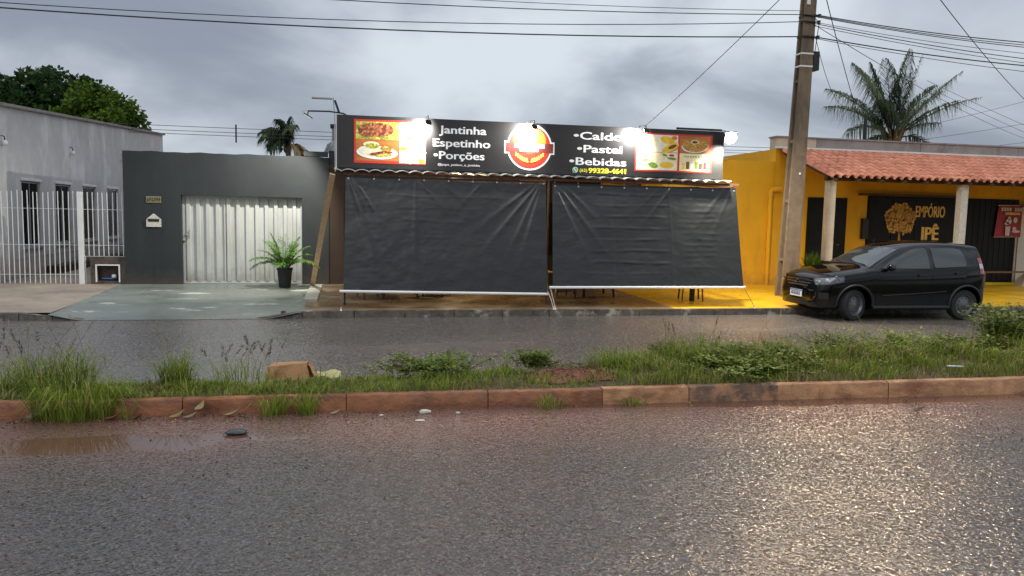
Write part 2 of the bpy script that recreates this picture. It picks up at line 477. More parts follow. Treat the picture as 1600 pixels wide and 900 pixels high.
for nm, c in (('grass_a', (0.165, 0.235, 0.028)), ('grass_b', (0.25, 0.31, 0.045)), ('grass_c', (0.095, 0.145, 0.02)), ('grass_dry', (0.34, 0.28, 0.11)),
              ('weed_a', (0.14, 0.21, 0.03)), ('weed_b', (0.20, 0.26, 0.045)), ('weed_c', (0.085, 0.13, 0.022)), ('weed_brown', (0.12, 0.07, 0.035)),
              ('mango_a', (0.028, 0.062, 0.018)), ('mango_b', (0.055, 0.10, 0.026)), ('mango_c', (0.015, 0.036, 0.012)),
              ('lime_a', (0.072, 0.13, 0.014)), ('lime_b', (0.11, 0.175, 0.020)), ('lime_c', (0.040, 0.082, 0.012)),
              ('palm_a', (0.10, 0.135, 0.062)), ('palm_b', (0.16, 0.19, 0.10)), ('palm_c', (0.04, 0.062, 0.026)),
              ('potpalm_a', (0.10, 0.21, 0.035)), ('potpalm_b', (0.18, 0.30, 0.06)), ('seed_dark', (0.055, 0.032, 0.03)), ('seed_pale', (0.34, 0.30, 0.2))):
    leafmat(nm, c)

def food_mat(name, cols, scale, stretch=(1, 1, 1), rot=0.0):
    m = bpy.data.materials.new(name); m.use_nodes = True
    n, l = m.node_tree.nodes, m.node_tree.links
    g = n.new('ShaderNodeNewGeometry'); mp = n.new('ShaderNodeMapping')
    mp.inputs['Scale'].default_value = stretch; mp.inputs['Rotation'].default_value = (0, rot, 0)
    v = n.new('ShaderNodeTexVoronoi'); v.inputs['Scale'].default_value = scale
    r = n.new('ShaderNodeValToRGB'); r.color_ramp.interpolation = 'CONSTANT'
    while len(r.color_ramp.elements) < len(cols): r.color_ramp.elements.new(0.5)
    for i, c in enumerate(cols):
        r.color_ramp.elements[i].position = i / len(cols); r.color_ramp.elements[i].color = tuple(c) + (1,)
    s = n.new('ShaderNodeSeparateColor')
    e = n.new('ShaderNodeMapRange'); e.inputs['From Max'].default_value = 0.7; e.inputs['To Min'].default_value = 1.1; e.inputs['To Max'].default_value = 0.5
    sc = n.new('ShaderNodeVectorMath'); sc.operation = 'SCALE'
    l.new(g.outputs['Position'], mp.inputs['Vector']); l.new(mp.outputs['Vector'], v.inputs['Vector'])
    l.new(v.outputs['Color'], s.inputs['Color']); l.new(s.outputs['Red'], r.inputs['Fac'])
    l.new(v.outputs['Distance'], e.inputs['Value'])
    l.new(r.outputs['Color'], sc.inputs[0]); l.new(e.outputs['Result'], sc.inputs['Scale'])
    b = n['Principled BSDF']; b.inputs['Roughness'].default_value = 0.5
    l.new(sc.outputs['Vector'], b.inputs['Base Color'])
    MATS[name] = m
food_mat('food_meat', [(0.30, 0.05, 0.02), (0.48, 0.12, 0.05), (0.55, 0.20, 0.09), (0.22, 0.04, 0.02), (0.62, 0.27, 0.10)], 26)
food_mat('food_fries', [(0.66, 0.34, 0.05), (0.75, 0.45, 0.10), (0.50, 0.21, 0.03), (0.70, 0.38, 0.06)], 22, (1, 1, 3.2), 0.7)
food_mat('food_greens', [(0.66, 0.62, 0.07), (0.30, 0.38, 0.05), (0.76, 0.68, 0.16), (0.52, 0.50, 0.05)], 24)
food_mat('food_salad', [(0.45, 0.14, 0.03), (0.60, 0.35, 0.05), (0.25, 0.28, 0.04), (0.66, 0.50, 0.12)], 34)
food_mat('food_drinks', [(0.50, 0.03, 0.02), (0.65, 0.60, 0.50), (0.10, 0.30, 0.08), (0.75, 0.60, 0.15), (0.45, 0.10, 0.05)], 12, (1, 1, 0.55))

def road_mat(name, base, mud, y_edge, y_far, rough, wet_rough, bscale, bstr, glint, water=False):
    """wet asphalt: dark binder with pale stones, glints put into their colour, film of water in the hollows, red mud washed along the median kerb"""
    m = bpy.data.materials.new(name); m.use_nodes = True
    n, l = m.node_tree.nodes, m.node_tree.links
    b = n['Principled BSDF']
    g = n.new('ShaderNodeNewGeometry')
    vo = n.new('ShaderNodeTexVoronoi'); vo.inputs['Scale'].default_value = bscale
    vo.inputs['Randomness'].default_value = 1.0
    l.new(g.outputs['Position'], vo.inputs['Vector'])
    sc = n.new('ShaderNodeSeparateColor'); l.new(vo.outputs['Color'], sc.inputs['Color'])
    st = n.new('ShaderNodeMapRange'); st.inputs['From Min'].default_value = 0.55; st.inputs['From Max'].default_value = 1.0
    l.new(sc.outputs['Red'], st.inputs['Value'])
    c1 = n.new('ShaderNodeMix'); c1.data_type = 'RGBA'
    c1.inputs['A'].default_value = base + (1,); c1.inputs['B'].default_value = tuple(min(1, c * glint) for c in base) + (1,)  # stones lightened, with wet glints painted into their colour
    l.new(st.outputs['Result'], c1.inputs['Factor'])
    big = n.new('ShaderNodeTexNoise'); big.inputs['Scale'].default_value = 0.55; big.inputs['Detail'].default_value = 5
    mpb = n.new('ShaderNodeMapping'); mpb.inputs['Scale'].default_value = (0.45, 1.3, 1)
    l.new(g.outputs['Position'], mpb.inputs['Vector']); l.new(mpb.outputs['Vector'], big.inputs['Vector'])
    # mud: stronger towards the median kerb
    sp = n.new('ShaderNodeSeparateXYZ'); l.new(g.outputs['Position'], sp.inputs['Vector'])
    xs = n.new('ShaderNodeMath'); xs.operation = 'MULTIPLY_ADD'; xs.inputs[1].default_value = 0.10
    l.new(sp.outputs['X'], xs.inputs[0]); l.new(sp.outputs['Y'], xs.inputs[2])
    wob = n.new('ShaderNodeMath'); wob.operation = 'MULTIPLY_ADD'; wob.inputs[1].default_value = 1.3
    l.new(big.outputs['Fac'], wob.inputs[0]); l.new(sp.outputs['Y'], wob.inputs[2])
    mm = n.new('ShaderNodeMapRange'); mm.interpolation_type = 'SMOOTHSTEP'
    mm.inputs['From Min'].default_value = y_edge + 0.65; mm.inputs['From Max'].default_value = y_far + 0.65
    l.new(wob.outputs['Value'], mm.inputs['Value'])
    c2 = n.new('ShaderNodeMix'); c2.data_type = 'RGBA'; c2.inputs['B'].default_value = mud + (1,)
    mf = n.new('ShaderNodeMath'); mf.operation = 'MULTIPLY'; mf.inputs[1].default_value = 0.85
    l.new(mm.outputs['Result'], mf.inputs[0]); l.new(mf.outputs['Value'], c2.inputs['Factor'])
    l.new(c1.outputs['Result'], c2.inputs['A'])
    l.new(c2.outputs['Result'], b.inputs['Base Color'])
    rr = n.new('ShaderNodeMapRange')
    rr.inputs['From Min'].default_value = 0.36; rr.inputs['From Max'].default_value = 0.66
    rr.inputs['To Min'].default_value = wet_rough; rr.inputs['To Max'].default_value = rough
    l.new(big.outputs['Fac'], rr.inputs['Value']); l.new(rr.outputs['Result'], b.inputs['Roughness'])
    n2 = n.new('ShaderNodeTexNoise'); n2.inputs['Scale'].default_value = bscale * 0.45; n2.inputs['Detail'].default_value = 5; n2.inputs['Roughness'].default_value = 0.7
    l.new(g.outputs['Position'], n2.inputs['Vector'])
    ad0 = n.new('ShaderNodeMath'); ad0.operation = 'SUBTRACT'
    l.new(n2.outputs['Fac'], ad0.inputs[0]); l.new(vo.outputs['Distance'], ad0.inputs[1])
    vo2 = n.new('ShaderNodeTexVoronoi'); vo2.inputs['Scale'].default_value = bscale * 0.42; vo2.feature = 'SMOOTH_F1'
    l.new(g.outputs['Position'], vo2.inputs['Vector'])
    ad = n.new('ShaderNodeMath'); ad.operation = 'MULTIPLY_ADD'; ad.inputs[1].default_value = -2.6
    l.new(vo2.outputs['Distance'], ad.inputs[0]); l.new(ad0.outputs['Value'], ad.inputs[2])
    bp = n.new('ShaderNodeBump'); bp.inputs['Strength'].default_value = bstr; bp.inputs['Distance'].default_value = 0.006
    l.new(ad.outputs['Value'], bp.inputs['Height'])
    # every stone has its own slightly tilted facet
    vf = n.new('ShaderNodeTexVoronoi'); vf.inputs['Scale'].default_value = bscale * 1.05
    l.new(g.outputs['Position'], vf.inputs['Vector'])
    fs = n.new('ShaderNodeVectorMath'); fs.operation = 'SUBTRACT'; fs.inputs[1].default_value = (0.5, 0.5, 0.5)
    l.new(vf.outputs['Color'], fs.inputs[0])
    fm = n.new('ShaderNodeVectorMath'); fm.operation = 'MULTIPLY'; fm.inputs[1].default_value = (0.36, 0.36, 0.0)
    l.new(fs.outputs['Vector'], fm.inputs[0])
    fw = n.new('ShaderNodeVectorMath'); fw.operation = 'SCALE'; fw.inputs['Scale'].default_value = 1.0
    l.new(fm.outputs['Vector'], fw.inputs[0])
    fa = n.new('ShaderNodeVectorMath'); fa.operation = 'ADD'
    l.new(fw.outputs['Vector'], fa.inputs[0]); l.new(bp.outputs['Normal'], fa.inputs[1])
    fn_ = n.new('ShaderNodeVectorMath'); fn_.operation = 'NORMALIZE'
    l.new(fa.outputs['Vector'], fn_.inputs[0])
    l.new(fn_.outputs['Vector'], b.inputs['Normal'])
    if water:
        # standing water: a long puddle at the left kerb and a film in the gutter at the right (smooth, no stones showing)
        def mth(op, a, b_=None, c_=None):
            q = n.new('ShaderNodeMath'); q.operation = op
            for i_, v_ in enumerate((a, b_, c_)):
                if v_ is None: continue
                if isinstance(v_, (int, float)): q.inputs[i_].default_value = v_
                else: l.new(v_, q.inputs[i_])
            return q.outputs['Value']
        wn_ = n.new('ShaderNodeTexNoise'); wn_.inputs['Scale'].default_value = 3.0; wn_.inputs['Detail'].default_value = 7; wn_.inputs['Roughness'].default_value = 0.6
        mpw = n.new('ShaderNodeMapping'); mpw.inputs['Scale'].default_value = (0.6, 1.6, 1)
        l.new(g.outputs['Position'], mpw.inputs['Vector']); l.new(mpw.outputs['Vector'], wn_.inputs['Vector'])
        X, Y_ = sp.outputs['X'], sp.outputs['Y']
        wob2 = mth('MULTIPLY_ADD', wn_.outputs['Fac'], 2.6, -1.3)
        def ellip(cx, cy, rx, ry):
            ex = mth('POWER', mth('ABSOLUTE', mth('MULTIPLY', mth('SUBTRACT', X, cx), 1 / rx)), 2.0)
            ey = mth('POWER', mth('ABSOLUTE', mth('MULTIPLY', mth('SUBTRACT', Y_, cy), 1 / ry)), 2.0)
            return mth('ADD', mth('SUBTRACT', mth('SUBTRACT', 1.0, ex), ey), wob2)
        e1 = mth('MAXIMUM', ellip(-2.0, 6.58, 1.5, 0.27), ellip(-4.6, 6.2, 1.2, 0.4))
        dk = mth('SUBTRACT', mth('MULTIPLY_ADD', X, -0.0294, 7.404), Y_)          # distance from the kerb face
        gx_ = n.new('ShaderNodeMapRange'); gx_.inputs['From Min'].default_value = 1.2; gx_.inputs['From Max'].default_value = 4.0
        gx_.inputs['To Min'].default_value = 0.02; gx_.inputs['To Max'].default_value = 0.27
        l.new(X, gx_.inputs['Value'])
        e2 = mth('MULTIPLY', mth('ADD', mth('SUBTRACT', gx_.outputs['Result'], dk), mth('MULTIPLY', wob2, 0.10)), 9.0)
        wm = n.new('ShaderNodeMapRange'); wm.interpolation_type = 'SMOOTHSTEP'
        wm.inputs['From Min'].default_value = 0.0; wm.inputs['From Max'].default_value = 0.45
        l.new(mth('MAXIMUM', e1, e2), wm.inputs['Value'])
        W_ = wm.outputs['Result']
        mr_ = n.new('ShaderNodeMix'); mr_.inputs['B'].default_value = 0.02
        l.new(W_, mr_.inputs['Factor']); l.new(rr.outputs['Result'], mr_.inputs['A']); l.new(mr_.outputs['Result'], b.inputs['Roughness'])
        bs_ = mth('MULTIPLY', mth('SUBTRACT', 1.0, W_), bstr); l.new(bs_, bp.inputs['Strength'])
        l.new(mth('SUBTRACT', 1.0, W_), fw.inputs['Scale'])
        mc = n.new('ShaderNodeMix'); mc.data_type = 'RGBA'; mc.inputs['B'].default_value = (0.135, 0.068, 0.045, 1)
        l.new(W_, mc.inputs['Factor']); l.new(c2.outputs['Result'], mc.inputs['A']); l.new(mc.outputs['Result'], b.inputs['Base Color'])
    b.inputs['Specular IOR Level'].default_value = 0.5
    b.inputs['Coat Weight'].default_value = 0.15
    b.inputs['Coat Roughness'].default_value = 0.1
    l.new(fn_.outputs['Vector'], b.inputs['Coat Normal'])
    MATS[name] = m
road_mat('asphalt_near', (0.052, 0.044, 0.038), (0.185, 0.098, 0.070), 5.3, 7.0, 0.21, 0.11, 74, 0.38, 2.6, True)
road_mat('asphalt_far', (0.105, 0.092, 0.082), (0.12, 0.09, 0.07), 15.5, 17.5, 0.30, 0.14, 60, 0.30, 2.2)

# ------------------------------------------------------------------ ground, roads, pavements
def sheet(name, x0, x1, y0, y1, z, mat, nx=1, ny=1, zf=None):
    g = MB().grid(nx, ny, lambda u, v: (lerp(x0, x1, u), lerp(y0, y1, v), (zf(lerp(x0, x1, u), lerp(y0, y1, v)) if zf else z)))
    return tag(g.build(name, mat, fix=False), kind='structure')
sheet('ground', -1500, 1500, -1500, 1500, -0.05, 'earth')
KY = lambda x: 7.404 - 0.0294 * x            # front face of the median kerb
KT = lambda x: interp([(-3, 0.145), (1.6, 0.155), (7.5, 0.18)], x)
ng = MB()
ng.add([(-70, -8, 0), (90, -8, 0), (90, KY(20) + 0.4, 0), (20, KY(20) + 0.05, 0), (-10, KY(-10) + 0.05, 0), (-70, KY(-10) + 0.05, 0)], [(0, 1, 2, 3, 4, 5)])
tag(ng.build('road', 'asphalt_near', fix=False), kind='structure')
sheet('side_road', -70, 90, 8.3, 14.02, 0.002, 'asphalt_far')

WALK = lambda x, y: 0.115 + (y - 14.0) / 4.8 * 0.045
def drive_z(x, y):
    t = min(1, max(0, (y - 14.0) / 1.3))
    ramp = 0.006 + (0.128 - 0.006) * (t * t * (3 - 2 * t)) + max(0, y - 15.3) / 3.5 * 0.03
    e = min(1, max(0, (x + 4.9) / 0.5)) * min(1, max(0, (-0.85 - x) / 0.5))
    return lerp(WALK(x, y), ramp, e)
w = MB().add([(-40, 14.1, WALK(0, 14.1)), (-4.85, 14.1, WALK(0, 14.1)), (-5.0, 18.8, WALK(0, 18.8)), (-5.0, 19.1, WALK(0, 18.8)), (-40, 19.1, WALK(0, 18.8))], [(0, 1, 2, 3, 4)])
tag(w.build('pavement', 'walk_tan', fix=False), kind='structure')
d = MB().grid(40, 24, lambda u, v: (lerp(-4.85 - 0.15 * v, -0.80, u), lerp(13.93, 18.99, v), drive_z(lerp(-4.85, -0.80, u), lerp(13.93, 18.99, v))))
tag(d.build('driveway', 'walk_blue', smooth=True, fix=False), kind='structure')
s = MB().add([(-0.80, 14.1, WALK(0, 14.1)), (6.3, 14.1, WALK(0, 14.1)), (6.3, 18.9, WALK(0, 18.9)), (-0.80, 18.9, WALK(0, 18.9))], [(0, 1, 2, 3)])
tag(s.build('terrace_floor', 'walk_brown', fix=False), kind='structure')
s = MB().add([(6.3, 14.1, WALK(0, 14.1)), (40, 14.1, WALK(0, 14.1)), (40, 18.9, WALK(0, 18.9)), (6.3, 18.9, WALK(0, 18.9))], [(0, 1, 2, 3)])
tag(s.build('yellow_pavement', 'walk_yellow', fix=False), kind='structure')
sheet('yard', -40, -4.95, 19.1, 36, 0.158, 'walk_tan')
# pale slab edge beside the terrace
rp = MB().box(-0.86, -0.60, 15.5, 18.7, 0.10, 0.172)
tag(rp.build('kerb_slab', 'ramp_concrete'), kind='structure')

# kerb of the pavement: one stone after another
kerb2 = thing('pavement_kerb', 'worn grey concrete kerb between the side road and the pavement', 'kerb', (0, 14.0, 0))
def kerb_stones(x0, x1, step, hfun):
    x = x0
    while x < x1 - 0.01:
        e = min(x1, x + step)
        g = 0.006
        h0, h1 = hfun(x), hfun(e)
        b = MB().add([(x + g, 13.98, -0.04), (e - g, 13.98, -0.04), (e - g, 14.12, -0.04), (x + g, 14.12, -0.04),
                      (x + g, 14.0, h0), (e - g, 14.0, h1), (e - g, 14.12, h1 + 0.002), (x + g, 14.12, h0 + 0.002)],
                     [(0, 3, 2, 1), (4, 5, 6, 7), (0, 1, 5, 4), (1, 2, 6, 5), (2, 3, 7, 6), (3, 0, 4, 7)])
        b.build('kerb_stone', 'kerb_grey', kerb2)
        x = e
hk = lambda x: interp([(-5.3, 0.12), (-4.3, 0.004), (-1.6, 0.004), (-0.8, 0.121), (40, 0.121)], x)
kerb_stones(-14, -5.3, 0.87, hk)
kerb_stones(-5.3, -4.3, 0.5, hk)
kerb_stones(-1.6, -0.8, 0.4, hk)
kerb_stones(-0.8, 20, 0.9, hk)

# median between the two roads
MFAR = lambda x: interp([(-10, 8.42), (-1, 8.45), (1.0, 8.5), (2.5, 8.6), (5, 8.95), (12, 9.1), (30, 9.1)], x)
def med_z(x, y):
    a = KY(x) + 0.09
    b = MFAR(x)
    t = min(1, max(0, (y - a) / (b - a)))
    mound = interp([(-6, 0.0), (0.2, 0.0), (1.0, 0.03), (2.0, 0.03), (3.2, 0.08), (6, 0.085), (9, 0.10), (30, 0.10)], x)
    base = KT(x) - 0.02
    z = lerp(base, 0.03, max(0, (t - 0.55) / 0.45) ** 1.4) + mound * math.sin(math.pi * min(1, t * 1.05)) ** 0.8
    return z + 0.012 * math.sin(x * 7.3 + y * 3) * math.sin(x * 2.1 - y * 9)
md = MB().grid(220, 14, lambda u, v: (lerp(-12, 24, u), lerp(KY(lerp(-12, 24, u)) + 0.09, MFAR(lerp(-12, 24, u)), v),
               med_z(lerp(-12, 24, u), lerp(KY(lerp(-12, 24, u)) + 0.09, MFAR(lerp(-12, 24, u)), v))))
tag(md.build('median', 'soil_dark', smooth=True, fix=False), kind='structure')
sheet('median_base', -70, 90, 7.3, 8.45, -0.02, 'soil_dark')

kerb1 = thing('median_kerb', 'red clay stained concrete kerb along the grassy median', 'kerb', (0, 7.4, 0))
joints = [-12, -10.9, -9.8, -8.7, -7.6, -6.5, -5.4, -4.3, -3.2, -2.62, -1.5, -0.02, 1.35, 2.52, 3.45, 4.45, 4.93, 5.75, 7.2, 8.2, 9.2, 10.2, 11.2, 12.2, 13.2, 14.2, 15.2, 16.2, 17.2, 18.2]
for i, (a, b) in enumerate(zip(joints, joints[1:])):
    ns = 14
    t = MB()
    tw = rnd.uniform(-0.006, 0.006); dz = rnd.uniform(-0.004, 0.004)
    prof = [(0.0, -0.05), (0.006, 0.03), (0.018, 1.0 - 0.10), (0.024, 1.0 - 0.035), (0.04, 1.0), (0.112, 1.0), (0.118, -0.05)]
    rr = random.Random(100 + i)
    for k in range(ns + 1):
        x = lerp(a + 0.0035, b - 0.0035, k / ns)
        chip = rr.uniform(-0.010, 0.008)
        for j, (dy, hz) in enumerate(prof):
            z = hz if hz < 0 else hz * (KT(x) + dz)
            c = chip if j in (2, 3, 4) else chip * 0.5
            if k in (0, ns) and j in (2, 3, 4): z -= 0.004; 
            t.v.append((x, KY(x) + dy + tw + c, z + (rr.uniform(-0.007, 0.005) if j in (3, 4) else 0)))
    n = len(prof)
    for k in range(ns):
        for j in range(n - 1):
            q = k * n + j
            t.f.append([q, q + n, q + n + 1, q + 1]); t.m.append(0)
    t.f.append(list(range(n))); t.m.append(0)
    t.f.append([ns * n + j for j in range(n)][::-1]); t.m.append(0)
    o = t.build('kerb_stone', 'kerb_black' if 3.4 < a < 4.4 else ('kerb_red' if b < 2.6 else 'kerb_pale'), kerb1)
    smooth_angle(o, 40)

# ------------------------------------------------------------------ grey house on the left
HX = -7.6
house = thing('grey_house', 'long grey rendered house with a sloping roofline behind the white bar fence', 'house', (HX, 19.3, 0.15))
wins = [(20.52, 21.66), (22.71, 23.85), (24.90, 26.04), (27.25, 28.40)]
WZ0, WZ1 = 0.88, 2.47
topz = lambda y: 4.06 + (y - 19.27) / 15.8 * 0.83
t = MB()
cuts = [19.2] + [v for w_ in wins for v in w_] + [35.1]
for i in range(len(cuts) - 1):
    a, b = cuts[i], cuts[i + 1]
    def wallpiece(z0a, z0b, z1a, z1b):
        t.add([(HX, a, z0a), (HX, b, z0b), (HX, b, z1b), (HX, a, z1a), (HX - 0.2, a, z0a), (HX - 0.2, b, z0b), (HX - 0.2, b, z1b), (HX - 0.2, a, z1a)],
              [(0, 1, 2, 3), (7, 6, 5, 4), (0, 4, 5, 1), (3, 2, 6, 7), (1, 5, 6, 2), (0, 3, 7, 4)])
    if i % 2 == 0: wallpiece(0.1, 0.1, topz(a), topz(b))
    else:
        wallpiece(0.1, 0.1, WZ0, WZ0); wallpiece(WZ1, WZ1, topz(a), topz(b))
t.build('wall', 'plaster_grey', house)
MB().box(HX - 9, HX - 0.2, 19.2, 19.4, 0.1, 4.06).build('front_wall', 'plaster_grey', house)
MB().box(HX - 9, HX - 0.2, 34.9, 35.1, 0.1, 4.88).build('back_wall', 'plaster_grey', house)
rf = MB().add([(HX + 0.06, 19.1, topz(19.1) + 0.005), (HX + 0.06, 35.2, topz(35.2) + 0.005), (HX - 9, 35.2, topz(35.2) + 0.4), (HX - 9, 19.1, topz(19.1) + 0.4),
               (HX + 0.06, 19.1, topz(19.1) + 0.06), (HX + 0.06, 35.2, topz(35.2) + 0.06), (HX - 9, 35.2, topz(35.2) + 0.46), (HX - 9, 19.1, topz(19.1) + 0.46)],
              [(0, 3, 2, 1), (4, 5, 6, 7), (0, 1, 5, 4), (1, 2, 6, 5), (2, 3, 7, 6), (3, 0, 4, 7)]).build('roof', 'plaster_grey', house)
y = 19.1
while y < 35:
    e = min(35.2, y + 1.5)
    MB().add([(HX + 0.085, y + .01, topz(y) + 0.02), (HX + 0.085, e - .01, topz(e) + 0.02), (HX - 0.12, e - .01, topz(e) + 0.065), (HX - 0.12, y + .01, topz(y) + 0.065),
              (HX + 0.085, y + .01, topz(y) + 0.085), (HX + 0.085, e - .01, topz(e) + 0.085), (HX - 0.12, e - .01, topz(e) + 0.11), (HX - 0.12, y + .01, topz(y) + 0.11)],
             [(0, 3, 2, 1), (4, 5, 6, 7), (0, 1, 5, 4), (1, 2, 6, 5), (2, 3, 7, 6), (3, 0, 4, 7)]).build('coping', 'concrete', rf)
    y = e
for a, b in wins:
    wn_ = MB()
    fw = 0.05
    for (p, q, r, s_) in ((a, b, WZ0, WZ0 + fw), (a, b, WZ1 - fw, WZ1), (a, a + fw, WZ0 + fw, WZ1 - fw), (b - fw, b, WZ0 + fw, WZ1 - fw)):
        wn_.box(HX - 0.09, HX - 0.03, p, q, r, s_)
    wo = wn_.build('window', 'alu', house)
    MB().box(HX - 0.075, HX - 0.06, a + fw, (a + b) / 2 - 0.015, WZ0 + fw, WZ1 - fw).build('pane', 'window_glass', wo)
    MB().box(HX - 0.070, HX - 0.055, (a + b) / 2 + 0.015, b - fw, WZ0 + fw, WZ1 - fw).build('pane', 'window_glass', wo)
    MB().box(HX - 0.08, HX - 0.04, (a + b) / 2 - 0.015, (a + b) / 2 + 0.015, WZ0 + fw, WZ1 - fw).build('mullion', 'alu', wo)
    MB().box(HX - 0.05, HX - 0.045, a + fw, b - fw, WZ1 - 0.55, WZ1 - fw - 0.01).build('blind', 'window_glass', wo)
    MB().bevbox(HX - 0.1, HX + 0.06, a - 0.06, b + 0.06, WZ0 - 0.05, WZ0, 0.008).build('sill', 'alu', wo)
    MB().bevbox(HX - 0.02, HX + 0.03, a - 0.05, b + 0.05, WZ1, WZ1 + 0.06, 0.008).build('lintel', 'white_paint', wo)
for yy, zz in ((23.9, 3.36), (19.5, 3.27), (28.9, 3.5)):
    bl = MB().tube([(HX, yy, zz + 0.16), (HX + 0.07, yy, zz + 0.14), (HX + 0.08, yy, zz + 0.06)], 0.012, 6).build('wall_lamp', 'black_metal', house)
    MB().lathe([(0.005, -0.07), (0.045, -0.055), (0.06, -0.01), (0.05, 0.03), (0.025, 0.06)], (HX + 0.08, yy, zz), 12).build('bulb', 'white_paint', bl, smooth=True)
MB().box(HX, HX + 0.012, 20.0, 34, 0.62, 0.66).build('plinth_line', 'plaster_grey', house)
# low step of the yard along the house
st = MB().box(HX, HX + 0.35, 21.9, 34, 0.158, 0.34).build('plinth', 'plaster_brown', house)

# white bar fence
FY = 18.92
fence = thing('bar_fence', 'white painted metal bar fence in front of the grey house', 'fence', (-6.6, FY, 0.16))
MB().bevbox(-5.90, -5.79, FY - 0.05, FY + 0.05, 0.15, 2.21, 0.008).build('post', 'white_paint', fence)
bar_me = MB().bevbox(-0.008, 0.008, -0.008, 0.008, 0, 2.04, 0.003).mesh('bar', 'white_paint')
x = -5.985
while x > -9.0:
    inst('bar', bar_me, fence, (x, FY, 0.165), (R(rnd.uniform(-.3, .3)), R(rnd.uniform(-.5, .5)), 0), (1, 1, rnd.uniform(.985, 1.01)))
    x -= 0.102
for z in (0.36, 1.02, 1.82):
    MB().box(-9.0, -5.90, FY + 0.012, FY + 0.03, z, z + 0.009).build('rail', 'white_paint', fence)
sb_me = MB().bevbox(-0.008, 0.008, -0.008, 0.008, 0, 1.42, 0.003).mesh('bar', 'white_paint')
for i in range(8):
    inst('bar', sb_me, fence, (-5.69 + i * 0.102, FY, 0.785), (0, R(rnd.uniform(-.4, .4)), 0))
for z in (0.77, 1.02, 1.82):
    MB().box(-5.79, -4.93, FY + 0.012, FY + 0.03, z, z + 0.009).build('rail', 'white_paint', fence)
MB().box(-5.775, -5.765, FY - 0.01, FY + 0.01, 0.16, 0.77).build('bar', 'white_paint', fence)
# meter niche
nw = MB()
nw.box(-5.66, -5.53, 18.86, 19.1, 0.12, 0.765); nw.box(-5.06, -4.92, 18.86, 19.1, 0.12, 0.765)
nw.box(-5.53, -5.06, 18.86, 19.1, 0.575, 0.765); nw.box(-5.53, -5.06, 18.86, 19.1, 0.12, 0.22)
nw.box(-5.53, -5.06, 19.06, 19.1, 0.22, 0.575)
mn = nw.build('meter_niche', 'dirty_low_wall', at=(-5.3, 18.95, 0.15))
tag(mn, 'low dirty masonry niche with white rim holding a water meter', 'meter box')
fr = MB()
fr.box(-5.55, -5.52, 18.835, 18.858, 0.20, 0.60); fr.box(-5.07, -5.04, 18.835, 18.858, 0.20, 0.60); fr.box(-5.52, -5.07, 18.835, 18.858, 0.572, 0.60)
fr.build('rim', 'white_paint', mn)
MB().tube([(-5.45, 18.98, 0.27), (-5.15, 18.98, 0.27)], 0.02, 8).build('water_pipe', 'plastic_blue', mn)
MB().lathe([(0.05, 0.0), (0.055, 0.03), (0.045, 0.07), (0.01, 0.08)], (-5.2, 18.97, 0.29), 12).build('meter', 'plastic_white', mn, smooth=True)

# ------------------------------------------------------------------ dark garage wall
WY = 18.8
dw = thing('garage_wall', 'dark grey rendered street wall with a pale metal gate', 'wall', (-2.6, WY, 0.14))
GX0, GX1, GZ1 = -3.72, -1.06, 2.19
t = MB()
nseg = 24
def wtop(x): return 3.145 + 0.012 * math.sin(x * 9.1) * math.sin(x * 3.3)
def pier(x0, x1, z0, n):
    for i in range(n):
        a, b = lerp(x0, x1, i / n), lerp(x0, x1, (i + 1) / n)
        q = [(a, WY, z0), (b, WY, z0), (b, WY, wtop(b)), (a, WY, wtop(a)), (a, WY + .26, z0), (b, WY + .26, z0), (b, WY + .26, wtop(b)), (a, WY + .26, wtop(a))]
        fs = [(0, 1, 2, 3), (7, 6, 5, 4), (3, 2, 6, 7), (0, 4, 5, 1)]
        if i == 0: fs.append((0, 3, 7, 4))
        if i == n - 1: fs.append((1, 5, 6, 2))
        t.add(q, fs)
pier(-4.92, GX0, 0.05, 10); pier(GX1, -0.45, 0.05, 6); pier(GX0, GX1, GZ1, 18)
wall_o = t.build('wall', 'plaster_dark', dw, fix=False)
MB().box(-4.92, -4.70, WY + 0.262, 34.5, 0.1, 3.13).build('side_wall', 'plaster_dark', dw)
MB().box(-1.02, -0.47, WY + 0.02, WY + 0.24, 3.16, 3.27).build('raised_coping', 'plaster_olive', dw)
# gate: ribbed sheet panels in a frame
gate = MB()
gate.box(GX0, GX0 + 0.05, WY + .17, WY + .22, 0.165, GZ1); gate.box(GX1 - 0.045, GX1, WY + .17, WY + .22, 0.165, GZ1)
gate.box(GX0 + 0.05, GX1 - 0.045, WY + .17, WY + .22, 0.165, 0.215); gate.box(GX0 + 0.05, GX1 - 0.045, WY + .17, WY + .22, GZ1 - 0.05, GZ1)
gate.box(-2.815, -2.79, WY + .165, WY + .22, 0.215, GZ1 - 0.05)
go = gate.build('gate', 'gate_frame', dw)
go['label'] = 'pale ribbed sheet metal gate'
def panel(x0, x1):
    w_ = x1 - x0
    prof = [(0, 0), (.10, 0), (.16, -.045), (.52, -.045), (.58, 0), (1.0, 0)]
    p = MB()
    for u, dy in prof:
        for z in (0.215, GZ1 - 0.05): p.v.append((x0 + u * w_, WY + 0.205 + dy, z))
    for u, dy in prof[::-1]:
        for z in (0.215, GZ1 - 0.05): p.v.append((x0 + u * w_, WY + 0.209 + dy, z))
    k = len(p.v) // 2
    for i in range(k):
        a, b = 2 * i, 2 * ((i + 1) % k)
        p.f.append([a, b, b + 1, a + 1]); p.m.append(0)
    return p
xs_ = [GX0 + 0.05 + (-2.815 - GX0 - 0.05) * i / 4 for i in range(5)]
for a, b in zip(xs_, xs_[1:]): panel(a, b).build('panel', 'gate_sheet', go)
xs_ = [-2.79 + (GX1 - 0.045 + 2.79) * i / 8 for i in range(9)]
